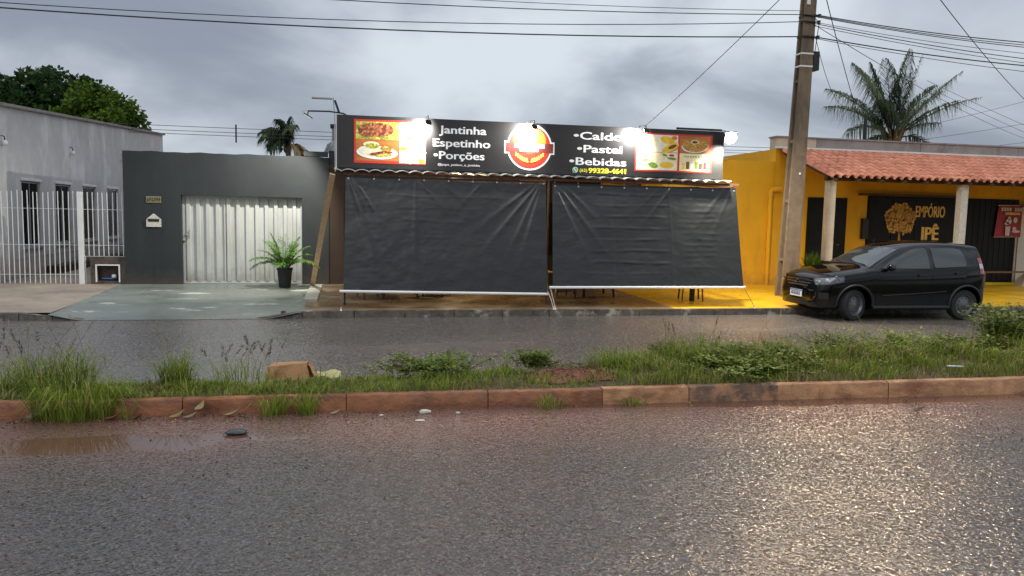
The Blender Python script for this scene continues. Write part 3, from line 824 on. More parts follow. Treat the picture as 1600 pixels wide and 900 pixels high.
for a, b in zip(xs_, xs_[1:]): panel(a, b).build('panel', 'gate_sheet', go)
MB().tube([(GX0 + .16, WY + .19, 1.40), (GX0 + .16, WY + .13, 1.40), (GX0 + .16, WY + .13, 1.24), (GX0 + .16, WY + .19, 1.24)], 0.012, 8).build('handle', 'alu', go)
MB().lathe([(0.02, 0), (0.03, .01), (.03, .03), (.01, .04)], (GX0 + .085, WY + .16, 1.27), 10).build('lock', 'alu', go)
MB().lathe([(0.02, 0), (0.03, .01), (.03, .03), (.01, .04)], (GX0 + .03, WY + .16, 1.12), 10).build('lock', 'brass', go)
# number plaque and letterbox
pq = MB().bevbox(-4.45, -4.13, WY - 0.018, WY + 0.001, 1.995, 2.145, 0.006).build('house_number_plaque', 'brass', dw)
r_ = random.Random(4)
for i in range(6):
    x0 = -4.425 + i * 0.049
    q = MB()
    for k in range(3):
        zz = 2.03 + r_.random() * 0.075
        q.box(x0 + r_.random() * .01, x0 + 0.03, WY - 0.024, WY - 0.018, zz, zz + 0.012)
    q.box(x0 + .01, x0 + .018, WY - 0.0235, WY - 0.018, 2.03, 2.11)
    q.build('figure', 'dark_slot', pq)
lb = MB().prism_y([(-4.45, 1.46), (-4.14, 1.46), (-4.14, 1.63), (-4.295, 1.76), (-4.45, 1.63)], WY - 0.03, WY + 0.001).build('letterbox', 'stone_pale', dw)
MB().box(-4.41, -4.18, WY - 0.036, WY - 0.03, 1.575, 1.625).build('slot', 'dark_slot', lb)
MB().box(-4.42, -4.17, WY - 0.05, WY - 0.03, 1.63, 1.645).build('flap', 'brass', lb)

# potted palm in front of the gate
pp = thing('potted_palm', 'small feathery palm in a black pot before the gate', 'potted plant', (-1.41, 18.12, 0.15))
MB().lathe([(0.115, 0.0), (0.13, 0.02), (0.165, 0.40), (0.18, 0.40), (0.18, 0.445), (0.16, 0.445), (0.155, 0.41)], (-1.41, 18.12, 0.15), 20).build('pot', 'pot_black', pp, smooth=False)
MB().lathe([(0.152, 0.0), (0.152, 0.01)], (-1.41, 18.12, 0.545), 16).build('soil', 'soil_dark', pp)
def pinnate(mb, base, d, length, droop, nleaf, leaflen, up=Vector((0, 0, 1)), width=0.018, mi=0, seed=0, ang=0.9, hang=0.3, r0=0.008, thin=0.0, side_bias=(1, 1)):
    """feather frond: rachis tube plus leaflets; d start direction, droop bends it down"""
    r = random.Random(seed)
    n = 14
    p = Vector(base); dd = Vector(d).normalized()
    pts = [p.copy()]
    for i in range(n):
        dd = (dd + Vector((0, 0, -droop / n))).normalized()
        p = p + dd * (length / n)
        pts.append(p.copy())
    mb.tube(pts, [max(0.0015, r0 * (1 - i / (n + 1))) for i in range(n + 1)], 4, mi, caps=False)
    for i in range(nleaf):
        t_ = 0.16 + 0.84 * (i + r.random() * 0.5) / nleaf
        k = min(n - 1, int(t_ * n)); f = t_ * n - k
        q = pts[k].lerp(pts[k + 1], min(1, f))
        tan = (pts[k + 1] - pts[k]).normalized()
        sidev = tan.cross(Vector((0, 0, 1)))
        sidev = sidev.normalized() if sidev.length > 1e-3 else Vector((1, 0, 0))
        L = leaflen * (math.sin(math.pi * min(0.97, 0.18 + t_ * 0.8)) ** 0.7)
        for sgn, keep in ((-1, side_bias[0]), (1, side_bias[1])):
            if r.random() > keep or r.random() < thin: continue
            ld = (tan * math.cos(ang) + sidev * sgn * math.sin(ang) + Vector((r.uniform(-.12, .12), r.uniform(-.12, .12), 0.15 + r.uniform(-.1, .1)))).normalized()
            ll = L * r.uniform(0.75, 1.1)
            m_ = q + ld * ll * 0.5
            e = q + ld * ll + Vector((0, 0, -hang * ll * r.uniform(.6, 1.3)))
            wv = ld.cross(Vector((0, 0, 1)) if abs(ld.z) < .9 else Vector((1, 0, 0))).normalized() * width * 0.5
            wv = (wv + Vector((0, 0, r.uniform(-.4, .4) * width))).normalized() * width * .5
            mb.add([q - wv * .5, q + wv * .5, m_ + wv, m_ - wv, e], [(0, 1, 2, 3), (3, 2, 4)], mi)
for i in range(26):
    a = i * 2.4 + 0.3
    tilt = 0.10 + 0.70 * ((i * 7) % 26) / 26
    d0 = Vector((math.cos(a) * math.sin(tilt) * 0.98, math.sin(a) * math.sin(tilt) * 0.75, math.cos(tilt)))
    f = MB()
    pinnate(f, (-1.41 + .05 * math.cos(a), 18.12 + .05 * math.sin(a), 0.55), d0, 0.60 + 0.34 * ((i * 5) % 7) / 7, 1.15 + 0.9 * tilt, 26, 0.23, width=0.02, seed=i, hang=0.35)
    f.build('frond', 'potpalm_a' if i % 3 else 'potpalm_b', pp, fix=False)

# stone by the driveway, leaning plank
MB_pl = MB().bar((-0.82, 18.45, 0.16), (-0.30, 15.35, 2.60), 0.11, 0.035)
pk = MB_pl.build('plank', 'wood_plank', at=(-0.82, 18.45, 0.16))
tag(pk, 'pale wooden plank leaning beside the terrace under the sign corner', 'plank')

# ------------------------------------------------------------------ bar terrace: back wall, awning, sign, lamps, tarpaulins
bar = thing('bar_building', 'dark brown back wall of the terrace bar behind the tarpaulins', 'building', (3.7, WY, 0.15))
MB().box(-0.45, 6.3, WY + 0.05, WY + 0.25, 0.1, 3.0).build('wall', 'plaster_brown', bar)
MB().box(-0.45, 8.2, WY + 0.06, WY + 0.3, 3.002, 3.3).build('parapet', 'plaster_dark', bar)
MB().box(1.6, 2.6, WY + 0.01, WY + 0.05, 0.15, 2.3).build('door', 'black_sheet', bar)
MB().box(3.6, 5.2, WY + 0.02, WY + 0.05, 0.9, 2.2).build('serving_hatch', 'black_sheet', bar)
posters = [(0.02, 1.95, 0.10, 0.16, 'sign_red', 'small red poster on the dark terrace wall'), (0.02, 1.35, 0.16, 0.34, 'sign_orange', 'small orange poster on the dark terrace wall')]
for x0, z0, w_, h_, mt, lb_ in posters:
    tag(MB().box(x0 - 0.06, x0 + w_, 17.88, 17.89, z0, z0 + h_).build('poster', mt, at=(x0, 17.89, z0)), lb_, 'poster')
tag(MB().box(-0.10, 0.26, 17.895, 17.94, 0.14, 2.6).build('terrace_pillar', 'plaster_brown', at=(0.08, 17.92, 0.14)), 'narrow brown board carrying two small posters at the left end of terrace', 'board')

awn = thing('awning', 'long corrugated metal awning over the terrace below the sign', 'awning', (3.7, 16.8, 2.6))
AX0, AX1 = -0.26, 7.74
AZ = lambda y: 2.655 + (y - 14.8) / 4.0 * 0.30
def corr(x0, x1):
    nx = max(8, int((x1 - x0) / 0.251 * 10))
    p = MB()
    zf = lambda x: 0.026 * (abs(math.cos(math.pi * x / 0.251)) ** 0.55 * 2 - 1)
    p.grid(nx, 2, lambda u, v: (lerp(x0, x1, u), lerp(14.8, 18.8, v), AZ(lerp(14.8, 18.8, v)) + zf(lerp(x0, x1, u))))
    k = len(p.v)
    p.grid(nx, 2, lambda u, v: (lerp(x0, x1, u), lerp(14.8, 18.8, v), AZ(lerp(14.8, 18.8, v)) + zf(lerp(x0, x1, u)) - 0.012))
    for i in range(nx): p.f.append([i, i + 1, k + i + 1, k + i]); p.m.append(0)
    return p
for i in range(8):
    corr(lerp(AX0, AX1, i / 8) - 0.0, lerp(AX0, AX1, (i + 1) / 8) - 0.004).build('roof_sheet', 'galvanised', awn)
for y_, z_ in ((14.93, 2.575), (16.4, 2.69), (17.9, 2.80)):
    MB().box(-0.10, 7.95, y_ - 0.025, y_ + 0.025, z_, z_ + 0.05).build('purlin', 'rust_metal', awn)
for xx in (-0.05, 1.9, 3.85, 5.8, 7.85):
    MB().bar((xx, 14.96, 2.545), (xx, 18.8, 2.80), 0.05, 0.05).build('rafter', 'rust_metal', awn)
MB().box(1.0, 3.78, 14.97, 15.0, 2.50, 2.53).build('rail', 'wood_plank', awn)  # steel bar; lamplight from behind is put into its pale orange colour
# posts
for xx, yy, w_, mt, lb_ in ((3.875, 14.93, 0.035, 'rust_metal', 'thin rusty post in the gap between the two tarpaulins'), (7.21, 15.34, 0.085, 'black_metal', 'thick black post behind the right tarpaulin'),
                            (-0.07, 14.93, 0.035, 'black_metal', 'thin dark post at the left edge of the left tarpaulin')):
    MB().bevbox(xx - w_ / 2 - .0, xx + w_ / 2, yy - w_ / 2, yy + w_ / 2, WALK(0, yy), 2.575 if yy < 15 else 2.56, 0.004).build('post', mt, awn)['label'] = lb_

SY = 15.0
sg = thing('bar_sign', 'long black illuminated bar sign with food pictures and round red emblem', 'sign', (3.7, SY, 2.7))
SX0, SX1, SZ0, SZ1 = -0.21, 7.62, 2.715, 3.69
MB().bevbox(SX0, SX1, SY, SY + 0.14, SZ0, SZ1, 0.006).build('panel', 'sign_black', sg)
MB().box(SX0 - 0.022, SX0 - 0.001, SY - 0.004, SY + 0.15, SZ0 - 0.05, SZ1).build('edge_trim', 'alu', sg)
MB().box(SX0, SX1, SY + 0.03, SY + 0.10, SZ0 - 0.045, SZ0).build('bottom_rail', 'black_metal', sg)
for xx in (0.2, 2.1, 4.0, 5.9, 7.4):
    MB().bar((xx, SY + .15, 2.72), (xx, SY + .15, 3.6), 0.04, 0.04).build('strut', 'rust_metal', sg)
    MB().bar((xx, SY + .16, 3.5), (xx, SY + 1.3, 2.78), 0.04, 0.04).build('brace', 'rust_metal', sg)
TY = SY - 0.004
def fat_text(body, x0, x1, zc, h_, y, bold, dx):
    t = text_mb(body, x0 + dx, x1 - dx, zc, h_, y, bold)
    base = MB().add(t.v, t.f)
    for k, s_ in enumerate((-1, 1)): t.add([(p[0] + s_ * dx, p[1] - .0004 * (k + 1), p[2]) for p in base.v], base.f)
    return t
for body, x0, x1, zc, h_, bd in (('Jantinha', 1.70, 2.62, 3.495, 0.145, .035), ('Espetinho', 1.585, 2.70, 3.245, 0.145, .035), ('•Porções', 1.60, 2.59, 3.01, 0.145, .035),
                         ('•Caldos', 4.375, 5.55, 3.49, 0.145, .035), ('•Pastel', 4.455, 5.40, 3.235, 0.145, .035), ('•Bebidas', 4.30, 5.50, 2.985, 0.145, .035),
                         ('@papo_petisco_e_jantinha', 1.68, 2.50, 2.832, 0.042, .012)):
    fat_text(body, x0, x1, zc, h_, TY, bd * .2, bd * .14).build('lettering', 'sign_white', sg, fix=False)
MB().box(4.30, 5.53, SY - .003, SY - .001, 2.752, 2.872).build('phone_strip', 'sign_black', sg)
text_mb('(62)', 4.52, 4.68, 2.808, 0.06, TY - .003, .02).build('lettering', 'sign_yellow', sg, fix=False)
fat_text('99328-4641', 4.70, 5.50, 2.808, 0.095, TY - .003, .02, .006).build('lettering', 'sign_yellow', sg, fix=False)
ic = MB().disc_y(4.43, 2.812, 0.058, 0.055, TY - .003, 20).flat_y([(4.375, 2.757), (4.40, 2.80), (4.43, 2.77)], TY - .003).build('phone_icon', 'sign_white', sg, fix=False)
MB().disc_y(4.43, 2.812, 0.047, 0.045, TY - .005, 20).build('icon_fill', 'sign_green', ic, fix=False)
MB().tube([(4.408, TY - .008, 2.835), (4.41, TY - .008, 2.815), (4.43, TY - .008, 2.795), (4.452, TY - .008, 2.79)], [.009, .006, .006, .009], 6).build('handset', 'sign_white', ic)
# round emblem
LX, LZ, LR = 3.485, 3.225, 0.452
def emblem(r, bw, bh, n=48):
    pts = []
    for i in range(n):
        a = 2 * math.pi * i / n
        x_, z_ = r * math.cos(a), r * math.sin(a)
        pts.append((x_, z_))
    return [(LX + x_, LZ + z_) for x_, z_ in pts]
MB().flat_y(emblem(LR, 0, 0), TY).box(LX - .505, LX + .505, TY - .0005, TY + .001, LZ - .135, LZ + .105).build('emblem_border', 'sign_white', sg, fix=False)
MB().flat_y(emblem(LR - .032, 0, 0), TY - .003).build('emblem_disc', 'sign_red', sg, fix=False)
MB().disc_y(LX, LZ + .13, .33, .25, TY - .005, 32).build('emblem_glow', 'sign_orange', sg, fix=False)
bn = MB().box(LX - .475, LX + .475, TY - .009, TY - .007, LZ - .105, LZ + .075).build('emblem_band', 'sign_maroon', sg)
for k, (a, b, c_, d_) in enumerate(((-.30, .30, -.02, .06), (-.20, .17, -.09, -.02), (-.12, .12, .075, .2))):
    MB().box(LX + a, LX + b, TY - .013, TY - .0125 + .0005 * k, LZ + c_, LZ + d_ - .004).build('emblem_block', 'sign_white', sg)
for sgn in (-1, 1):
    wv = MB()
    for i in range(6):
        t_ = i / 5
        cx = LX + sgn * (.05 + .22 * t_); cz = LZ - .27 + .12 * t_ ** 1.5
        wv.disc_y(cx, cz + .022, .040 - .012 * t_, .014, TY - .012, 10, 0, (1.15 if sgn > 0 else math.pi - 1.15))
        wv.disc_y(cx, cz - .018, .036 - .010 * t_, .012, TY - .0125, 10, 0, (.1 if sgn > 0 else math.pi - .1))
    wv.build('emblem_ear', 'sign_gold', sg, fix=False)
# food pictures
def photo(x0, x1, z0, z1, name='food_picture'):
    return MB().box(x0, x1, SY - .005, SY - .0005, z0, z1).build(name, 'sign_red', sg)
r_ = random.Random(9)
p1 = photo(0.10, 1.45, 2.81, 3.62)
def ell(lst, parent, nm='food_print'):
    for k, (cx, cz, rx, rz, mt, rot) in enumerate(lst):
        MB().disc_y(cx, cz, rx, rz, SY - .007 - k * .0008, 22, 0, rot).build(nm, mt, parent, fix=False)
def rect(parent, x0, x1, z0, z1, mt, dy=.006):
    return MB().flat_y([(x0, z0), (x1, z0), (x1, z1), (x0, z1)], SY - dy).build('food_print', mt, parent, fix=False)
rect(p1, .135, .935, 3.255, 3.585, 'food_greens'); rect(p1, .135, .935, 2.855, 3.25, 'food_wood'); rect(p1, .945, 1.44, 2.83, 3.585, 'food_sky')
ell([(.50, 3.43, .33, .125, 'food_meat', -.05), (.40, 3.40, .22, .10, 'food_meat', .1), (.62, 3.47, .22, .09, 'food_meat', -.1),
     (.42, 3.16, .15, .055, 'food_cream', 0), (.53, 3.01, .385, .125, 'sign_white', -.03), (.53, 3.02, .34, .10, 'food_cream', -.03), (.31, 3.055, .13, .07, 'food_sky', 0),
     (.44, 3.13, .13, .05, 'food_greens', 0), (.70, 3.09, .11, .06, 'food_salad', 0), (.60, 3.0, .22, .035, 'food_meat', .12), (.66, 2.965, .15, .028, 'food_greens', .1)], p1)
ell([(1.02, 3.10, .075, .04, 'food_wood', 0), (1.02, 3.105, .062, .03, 'food_soup', 0), (1.20, 3.38, .16, .13, 'food_cream', .3), (1.13, 3.02, .03, .20, 'food_cream', -.85), (1.20, 2.98, .035, .23, 'food_sky', -.9), (1.30, 2.93, .03, .2, 'food_cream', -.95), (1.37, 2.88, .06, .04, 'food_soup', 0), (1.12, 3.3, .05, .03, 'food_greens', .4)], p1)
p2 = photo(5.68, 7.36, 2.83, 3.60)
rect(p2, 5.71, 6.60, 3.225, 3.57, 'food_sky'); rect(p2, 5.71, 6.60, 2.86, 3.215, 'food_cream'); rect(p2, 6.645, 7.31, 3.225, 3.57, 'food_wood'); rect(p2, 6.645, 7.31, 2.86, 3.215, 'food_cream')
ell([(6.37, 3.47, .16, .07, 'food_soup', -.2), (6.50, 3.30, .12, .05, 'food_wood', .4), (6.44, 3.32, .20, .075, 'food_soup', .45), (6.48, 3.34, .10, .035, 'food_dark', .4), (6.0, 3.40, .18, .09, 'food_cream', .3), (6.52, 3.52, .06, .04, 'sign_orange', 0)], p2)
ell([(6.37, 2.955, .20, .085, 'sign_white', 0), (6.37, 2.965, .165, .065, 'food_soup', 0), (6.47, 3.16, .09, .035, 'sign_white', 0), (6.47, 3.165, .065, .025, 'sign_red', 0), (6.48, 3.10, .10, .025, 'food_leaf', -.1), (6.07, 2.96, .11, .05, 'food_leaf', -.2), (5.90, 3.06, .06, .02, 'food_leaf', .3), (6.32, 3.17, .06, .02, 'food_leaf', -.3)], p2)
ell([(6.98, 3.36, .30, .125, 'sign_white', .04), (6.98, 3.385, .285, .135, 'food_fries', .04), (6.97, 3.45, .085, .042, 'food_cream', 0), (6.97, 3.45, .065, .03, 'food_dark', 0)], p2)
for k in range(6):
    MB().box(6.70 + k * .095, 6.77 + k * .095, SY - .0085, SY - .008, 2.90, 3.02 + .03 * (k % 2)).build('food_print', ('sign_gold', 'food_dark', 'sign_white', 'food_leaf', 'sign_red', 'sign_maroon')[k], p2)
for k in range(9):
    MB().box(6.75 + k * .06, 6.79 + k * .06, SY - .0085, SY - .008, 3.14, 3.165).build('food_print', 'food_leaf', p2)

# flood lamps on arms along the top of the sign
def aim(o, src, dst): o.rotation_euler = (Vector(dst) - Vector(src)).to_track_quat('-Z', 'Y').to_euler()
def spot(parent, src, dst, power, deg, blend, col, rad=0.05):
    l_ = bpy.data.lights.new('lamp_light', 'SPOT')
    l_.energy = power; l_.spot_size = R(deg); l_.spot_blend = blend; l_.color = col; l_.shadow_soft_size = rad
    o = bpy.data.objects.new('lamp_light', l_); COL.objects.link(o)
    g = ORG[parent.name]
    o.parent = parent; o.location = (src[0] - g[0], src[1] - g[1], src[2] - g[2])
    o.rotation_euler = (Vector(dst) - Vector(src)).to_track_quat('-Z', 'Y').to_euler()
    return o
def headbox(name, c, dirv, w_, h_, d_, parent, mt='black_metal', led='led_panel'):
    """flood lamp head: housing with cooling fins behind and a lit panel facing dirv"""
    dv = Vector(dirv).normalized(); q = dv.to_track_quat('-Y', 'Z').to_matrix()
    def xf(t): 
        for i, p in enumerate(t.v): t.v[i] = tuple(Vector(c) + q @ Vector(p))
        return t
    o = xf(MB().bevbox(-w_ / 2, w_ / 2, -d_ / 2, d_ / 2, -h_ / 2, h_ / 2, 0.006)).build(name, mt, parent)
    fins = MB()
    for k in range(5): fins.box(lerp(-w_ * .4, w_ * .36, k / 4), lerp(-w_ * .4, w_ * .36, k / 4) + .006, d_ / 2, d_ / 2 + .015, -h_ * .4, h_ * .4)
    xf(fins).build('fins', mt, o)
    xf(MB().box(-w_ * .42, w_ * .42, -d_ / 2 - .006, -d_ / 2 - .001, -h_ * .42, h_ * .42)).build('led', led, o)
    return o
LAMPS = [(1.455, 14.62, 3.575, 1.20, 'flood lamp over the left food picture of the bar sign'), (3.49, 14.62, 3.58, 3.32, 'flood lamp over the round emblem of the bar sign'), (5.76, 14.62, 3.60, 5.55, 'flood lamp beside the right food picture of the bar sign')]
for x_, y_, z_, tx, lb_ in LAMPS:
    fl = thing('flood_lamp', lb_, 'lamp', (x_, SY, SZ1), 'flood lamps along the sign')
    MB().tube([(x_, SY + .02, SZ1 + .0), (x_, SY + .02, SZ1 + .035), (x_, y_ + .05, SZ1 + .01), (x_, y_ + .01, z_ + .03)], 0.009, 6).build('arm', 'black_metal', fl)
    dv = Vector((tx - x_, SY - y_, -0.22))
    headbox('head', (x_, y_, z_), dv, .115, .09, .035, fl)
    spot(fl, Vector((x_, y_, z_)) + dv.normalized() * .04, (tx, SY, z_ - .18), 150, 150, 0.7, (1.0, 0.96, 0.90), .04)
fl = thing('flood_lamp', 'glaring flood lamp at the right end of the bar sign', 'lamp', (7.62, 14.95, 3.6), 'flood lamps along the sign')
MB().tube([(7.30, SY - .01, 3.70), (7.55, 14.85, 3.69), (7.64, 14.78, 3.62)], 0.010, 6).build('arm', 'black_metal', fl)
MB().box(6.55, 7.55, SY - .03, SY - .001, 3.695, 3.735).build('bracket', 'black_metal', fl)
rc = (7.65, 14.80, 3.57)
hd_ = headbox('head', rc, (-0.12, -0.85, -0.42), .25, .22, .045, fl)
dv = Vector((-0.12, -0.85, -0.42)).normalized(); q_ = dv.to_track_quat('Z', 'Y').to_matrix()
rg = MB().lathe([(.05, -.03), (.125, .035), (.132, .05), (.12, .05), (.10, .03)], (0, 0, 0), 24)
rg.v = [tuple(Vector(rc) + q_ @ Vector(p)) for p in rg.v]; rg.f = rg.f[:-1]; rg.build('reflector', 'alu', hd_)
ln = MB().lathe([(.118, .044), (.08, .058), (.01, .062)], (0, 0, 0), 24)
ln.v = [tuple(Vector(rc) + q_ @ Vector(p)) for p in ln.v]; ln.build('lens', 'led_lens', hd_, smooth=True)
spot(fl, (7.65, 14.75, 3.52), (9.2, 15.6, 0.1), 1300, 160, 0.6, (1.0, 0.93, 0.80), .08)
# lamp arm with solar panel over the garage wall
sl = thing('solar_lamp', 'thin arm lamp with solar panel left of the bar sign', 'lamp', (-0.28, 17.4, 3.0))
MB().tube([(-0.28, 17.4, 2.75), (-0.29, 17.4, 3.9), (-0.32, 17.4, 4.33)], 0.013, 6).build('mast', 'galvanised', sl)
MB().tube([(-0.84, 17.4, 4.02), (-0.4, 17.4, 4.03), (-0.11, 17.4, 4.0), (0.1, 17.4, 3.9)], 0.018, 6).build('arm', 'black_metal', sl)
MB().bar((-0.20, 17.4, 4.02), (-0.285, 17.4, 4.27), 0.045, 0.05).build('bracket', 'black_metal', sl)
MB().bar((-0.84, 17.4, 4.02), (-0.86, 17.4, 3.92), 0.022, 0.022).build('hanger', 'black_metal', sl)
MB().box(-0.77, -0.34, 17.33, 17.5, 4.29, 4.315).build('solar_panel', 'galvanised', sl)
hd = MB().bar((-0.93, 17.4, 3.965), (-0.76, 17.4, 3.865), 0.022, 0.13).build('head', 'black_metal', sl)
MB().bar((-0.922, 17.4, 3.947), (-0.775, 17.4, 3.860), 0.008, 0.11).build('led', 'led_panel_dim', hd)
MB().tube([(-0.84, 17.4, 4.03), (-0.95, 17.38, 4.01), (-0.97, 17.38, 3.98), (-0.92, 17.39, 3.95)], 0.005, 5).build('lead', 'galvanised', sl)
spot(sl, (-0.86, 17.42, 3.88), (-2.9, 18.9, 0.9), 620, 106, 0.5, (1.0, 0.97, 0.88), .05)
# chimney with cloth behind the sign corner
ch = thing('chimney', 'stubby pale vent stack behind the left corner of the bar sign', 'chimney', (-0.25, 20.0, 3.0))
MB().bevbox(-0.40, -0.10, 19.9, 20.2, 2.9, 3.95, .01).build('stack', 'concrete', ch)
MB().bevbox(-0.44, -0.08, 19.86, 20.24, 3.95, 4.03, .01).build('cap', 'black_metal', ch)
tag(MB().grid(6, 8, lambda u, v: (lerp(-0.50, -0.12, u) - .12 * (1 - v) * (1 - u), 19.75 + .05 * math.sin(u * 9 + v * 4), lerp(3.30, 3.78 - .25 * (1 - u), v))).build('cloth', 'cloth_grey', at=(-.3, 19.75, 3.3)), 'grey rag hanging behind the left corner of the bar sign', 'cloth')

# ---- tarpaulins
def tarp(name, label, tl, tr, bl, br, seed, creases, folds):
    th = thing(name, label, 'tarpaulin', ((bl[0] + br[0]) / 2, 14.6, bl[2]), 'tarpaulins closing the terrace')
    r = random.Random(seed)
    TL, TR, BL, BR = map(Vector, (tl, tr, bl, br))
    W = (TR - TL).length; Hh = (TL - BL).length
    from mathutils import noise
    def fn(u, v):                      # v = 0 bottom, 1 top
        p = BL.lerp(BR, u).lerp(TL.lerp(TR, u), v)
        x_, z_ = u * W, (1 - v) * Hh   # from top left
        dy = 0.0
        for (cx, ang, wd, amp, ln) in folds:
            dx, dz = x_ - cx, z_
            ca, sa = math.cos(ang), math.sin(ang)
            al, ac = dx * ca + dz * sa, -dx * sa + dz * ca
            if al > -.05:
                w2 = wd * (0.32 + al * 0.62)
                dy -= 0.78 * amp * math.exp(-(ac / w2) ** 2) * max(0, 1 - al / ln) ** 0.8 * min(1, (al + .05) * 4)
        for (zc, x0c, x1c, amp) in creases:
            wgt = max(0, min(1, (x_ - x0c) / .25)) * max(0, min(1, (x1c - x_) / .25))
            k = (z_ - zc - .012 * math.sin(x_ * 3.1 + zc * 9)) / 0.022
            dy -= amp * wgt * math.exp(-k * k) * (.6 + .8 * noise.noise((x_ * 2.3, zc * 7, seed)))
        dy += 0.022 * noise.noise((x_ * .7, z_ * .9, seed)) * math.sin(math.pi * min(1, v * 1.0)) + 0.0065 * noise.noise((x_ * 3.5, z_ * 5, seed + 5)) + .0028 * noise.noise((x_ * 9, z_ * 16, seed + 9))
        dz = -0.018 * abs(math.sin(math.pi * u * 4)) * v ** 8
        return (p.x, p.y + dy, p.z + dz)
    MB().grid(190, 100, fn).build('sheet', 'tarp', th, smooth=True, fix=False)
    nb = MB().tube([(bl[0] - .07, bl[1] - .01, bl[2] - .015), (br[0] + .03, br[1] - .01, br[2] - .015)], 0.026, 12).build('bottom_pole', 'pipe_white', th)
    smooth_angle(nb, 50)
    MB().box(tl[0], tr[0], tl[1] - .012, tl[1] + .012, tl[2] - .01, tl[2] + .018).build('top_hem', 'black_metal', th)
    for i in range(9):
        xx = lerp(tl[0] + .05, tr[0] - .05, i / 8)
        ey = MB().lathe([(.007, 0), (.016, .001), (.018, .004), (.008, .005)], (0, 0, 0), 12)
        ey.v = [(xx + p[0], tl[1] - .024 - p[2], tl[2] - .035 + p[1]) for p in ey.v]; ey.build('eyelet', 'alu', th)
        MB().tube([(xx, tl[1], tl[2]), (xx + .01, tl[1] + .03, tl[2] + .06)], 0.005, 5).build('tie', 'rope', th)
    for sx, ex, c in ((bl[0] - .05, bl[0] - .04, 0), (br[0] + .01, br[0] + (0.06 if br[0] > 6 else .035), 0)):
        MB().tube([(sx, bl[1], bl[2] - .02), (lerp(sx, ex, .5), 14.24, .30), (ex, 14.07, 0.13)], 0.007, 5).build('tether', 'rust_metal' if (sx < 0 or sx > 5) else 'rope', th)
        MB().lathe([(.022, 0), (.016, .02), (.009, .04), (.012, .06)], (ex, 14.07, .119), 8).build('anchor', 'pipe_white', th)
    return th
from math import atan2
tarp('tarpaulin', 'left black tarpaulin with long slack folds and the lower white pole', (-0.05, 14.90, 2.545), (3.81, 14.90, 2.50), (-0.09, 14.45, 0.45), (3.77, 14.45, 0.39), 3,
     [(.32, .6, 3.2, .006), (.55, .8, 2.6, .004), (.8, 1.0, 2.4, .005), (1.1, .8, 2.2, .004), (1.35, 1.2, 2.0, .004)],
     [(1.3, 1.571, .05, .008, 3.0), (.14, 1.02, .05, .035, 1.6), (.05, 1.25, .06, .035, 2.4), (.10, 1.12, .06, .028, 2.2), (1.35, .85, .07, .022, 1.0), (1.75, .7, .07, .018, .9), (3.70, 2.25, .05, .036, 1.7), (3.74, 2.0, .05, .03, 1.7), (3.62, 2.45, .06, .03, 1.5), (3.78, 1.85, .05, .022, 1.8), (2.6, 2.3, .06, .014, .9)])
tarp('tarpaulin', 'right black tarpaulin with sharp horizontal creases', (3.94, 14.90, 2.51), (7.88, 14.90, 2.55), (3.88, 14.45, 0.52), (7.92, 14.45, 0.52), 8,
     [(.18 + .23 * k, .7, 2.5, .012) for k in range(7)] + [(.16 + .115 * k, 2.6, 3.6, .006) for k in range(14)] + [(1.78, .5, 2.5, .008)],
     [(.03, 1.15, .045, .038, 1.9), (.10, .95, .05, .036, 1.7), (.22, .8, .06, .026, 1.2), (2.52, 2.25, .05, .028, 1.1), (2.3, 2.4, .05, .016, .9), (1.22, 1.571, .022, .012, 3.5), (2.45, 1.571, .03, .010, 4),  (3.72, 2.3, .07, .022, 1.3), (3.86, 2.05, .06, .018, 1.6)])

# inside the terrace: ceiling bulb, tables, chairs
cb = thing('ceiling_bulb', 'warm bulb under the awning behind the tarpaulins', 'lamp', (2.2, 16.6, 2.66))
MB().tube([(2.2, 16.6, 2.69), (2.2, 16.6, 2.52)], .006, 5).build('flex', 'cable', cb)
MB().lathe([(.006, -.09), (.035, -.07), (.042, -.03), (.02, .02), (.014, .05)], (2.2, 16.6, 2.48), 12).build('bulb', 'bulb_glow', cb, smooth=True)
pl_ = bpy.data.lights.new('lamp_light', 'POINT'); pl_.energy = 110; pl_.color = (1.0, 0.72, 0.4); pl_.shadow_soft_size = .05
po = bpy.data.objects.new('lamp_light', pl_); COL.objects.link(po); po.parent = cb; po.location = (0, 0, -.32)
def table(x_, y_, lb_, leg='black_metal', w_=.7):
    z0 = WALK(0, y_)
    th = thing('table', lb_, 'table', (x_, y_, z0), 'terrace tables')
    MB().bevbox(x_ - w_ / 2, x_ + w_ / 2, y_ - w_ / 2, y_ + w_ / 2, z0 + .70, z0 + .73, .006).build('tabletop', 'plastic_dark', th)
    for sx in (-1, 1):
        for sy in (-1, 1):
            MB().bar((x_ + sx * (w_ / 2 + .0), y_ + sy * (w_ / 2), z0), (x_ + sx * (w_ / 2 - .08), y_ + sy * (w_ / 2 - .08), z0 + .70), .04, .04).build('leg', leg, th)
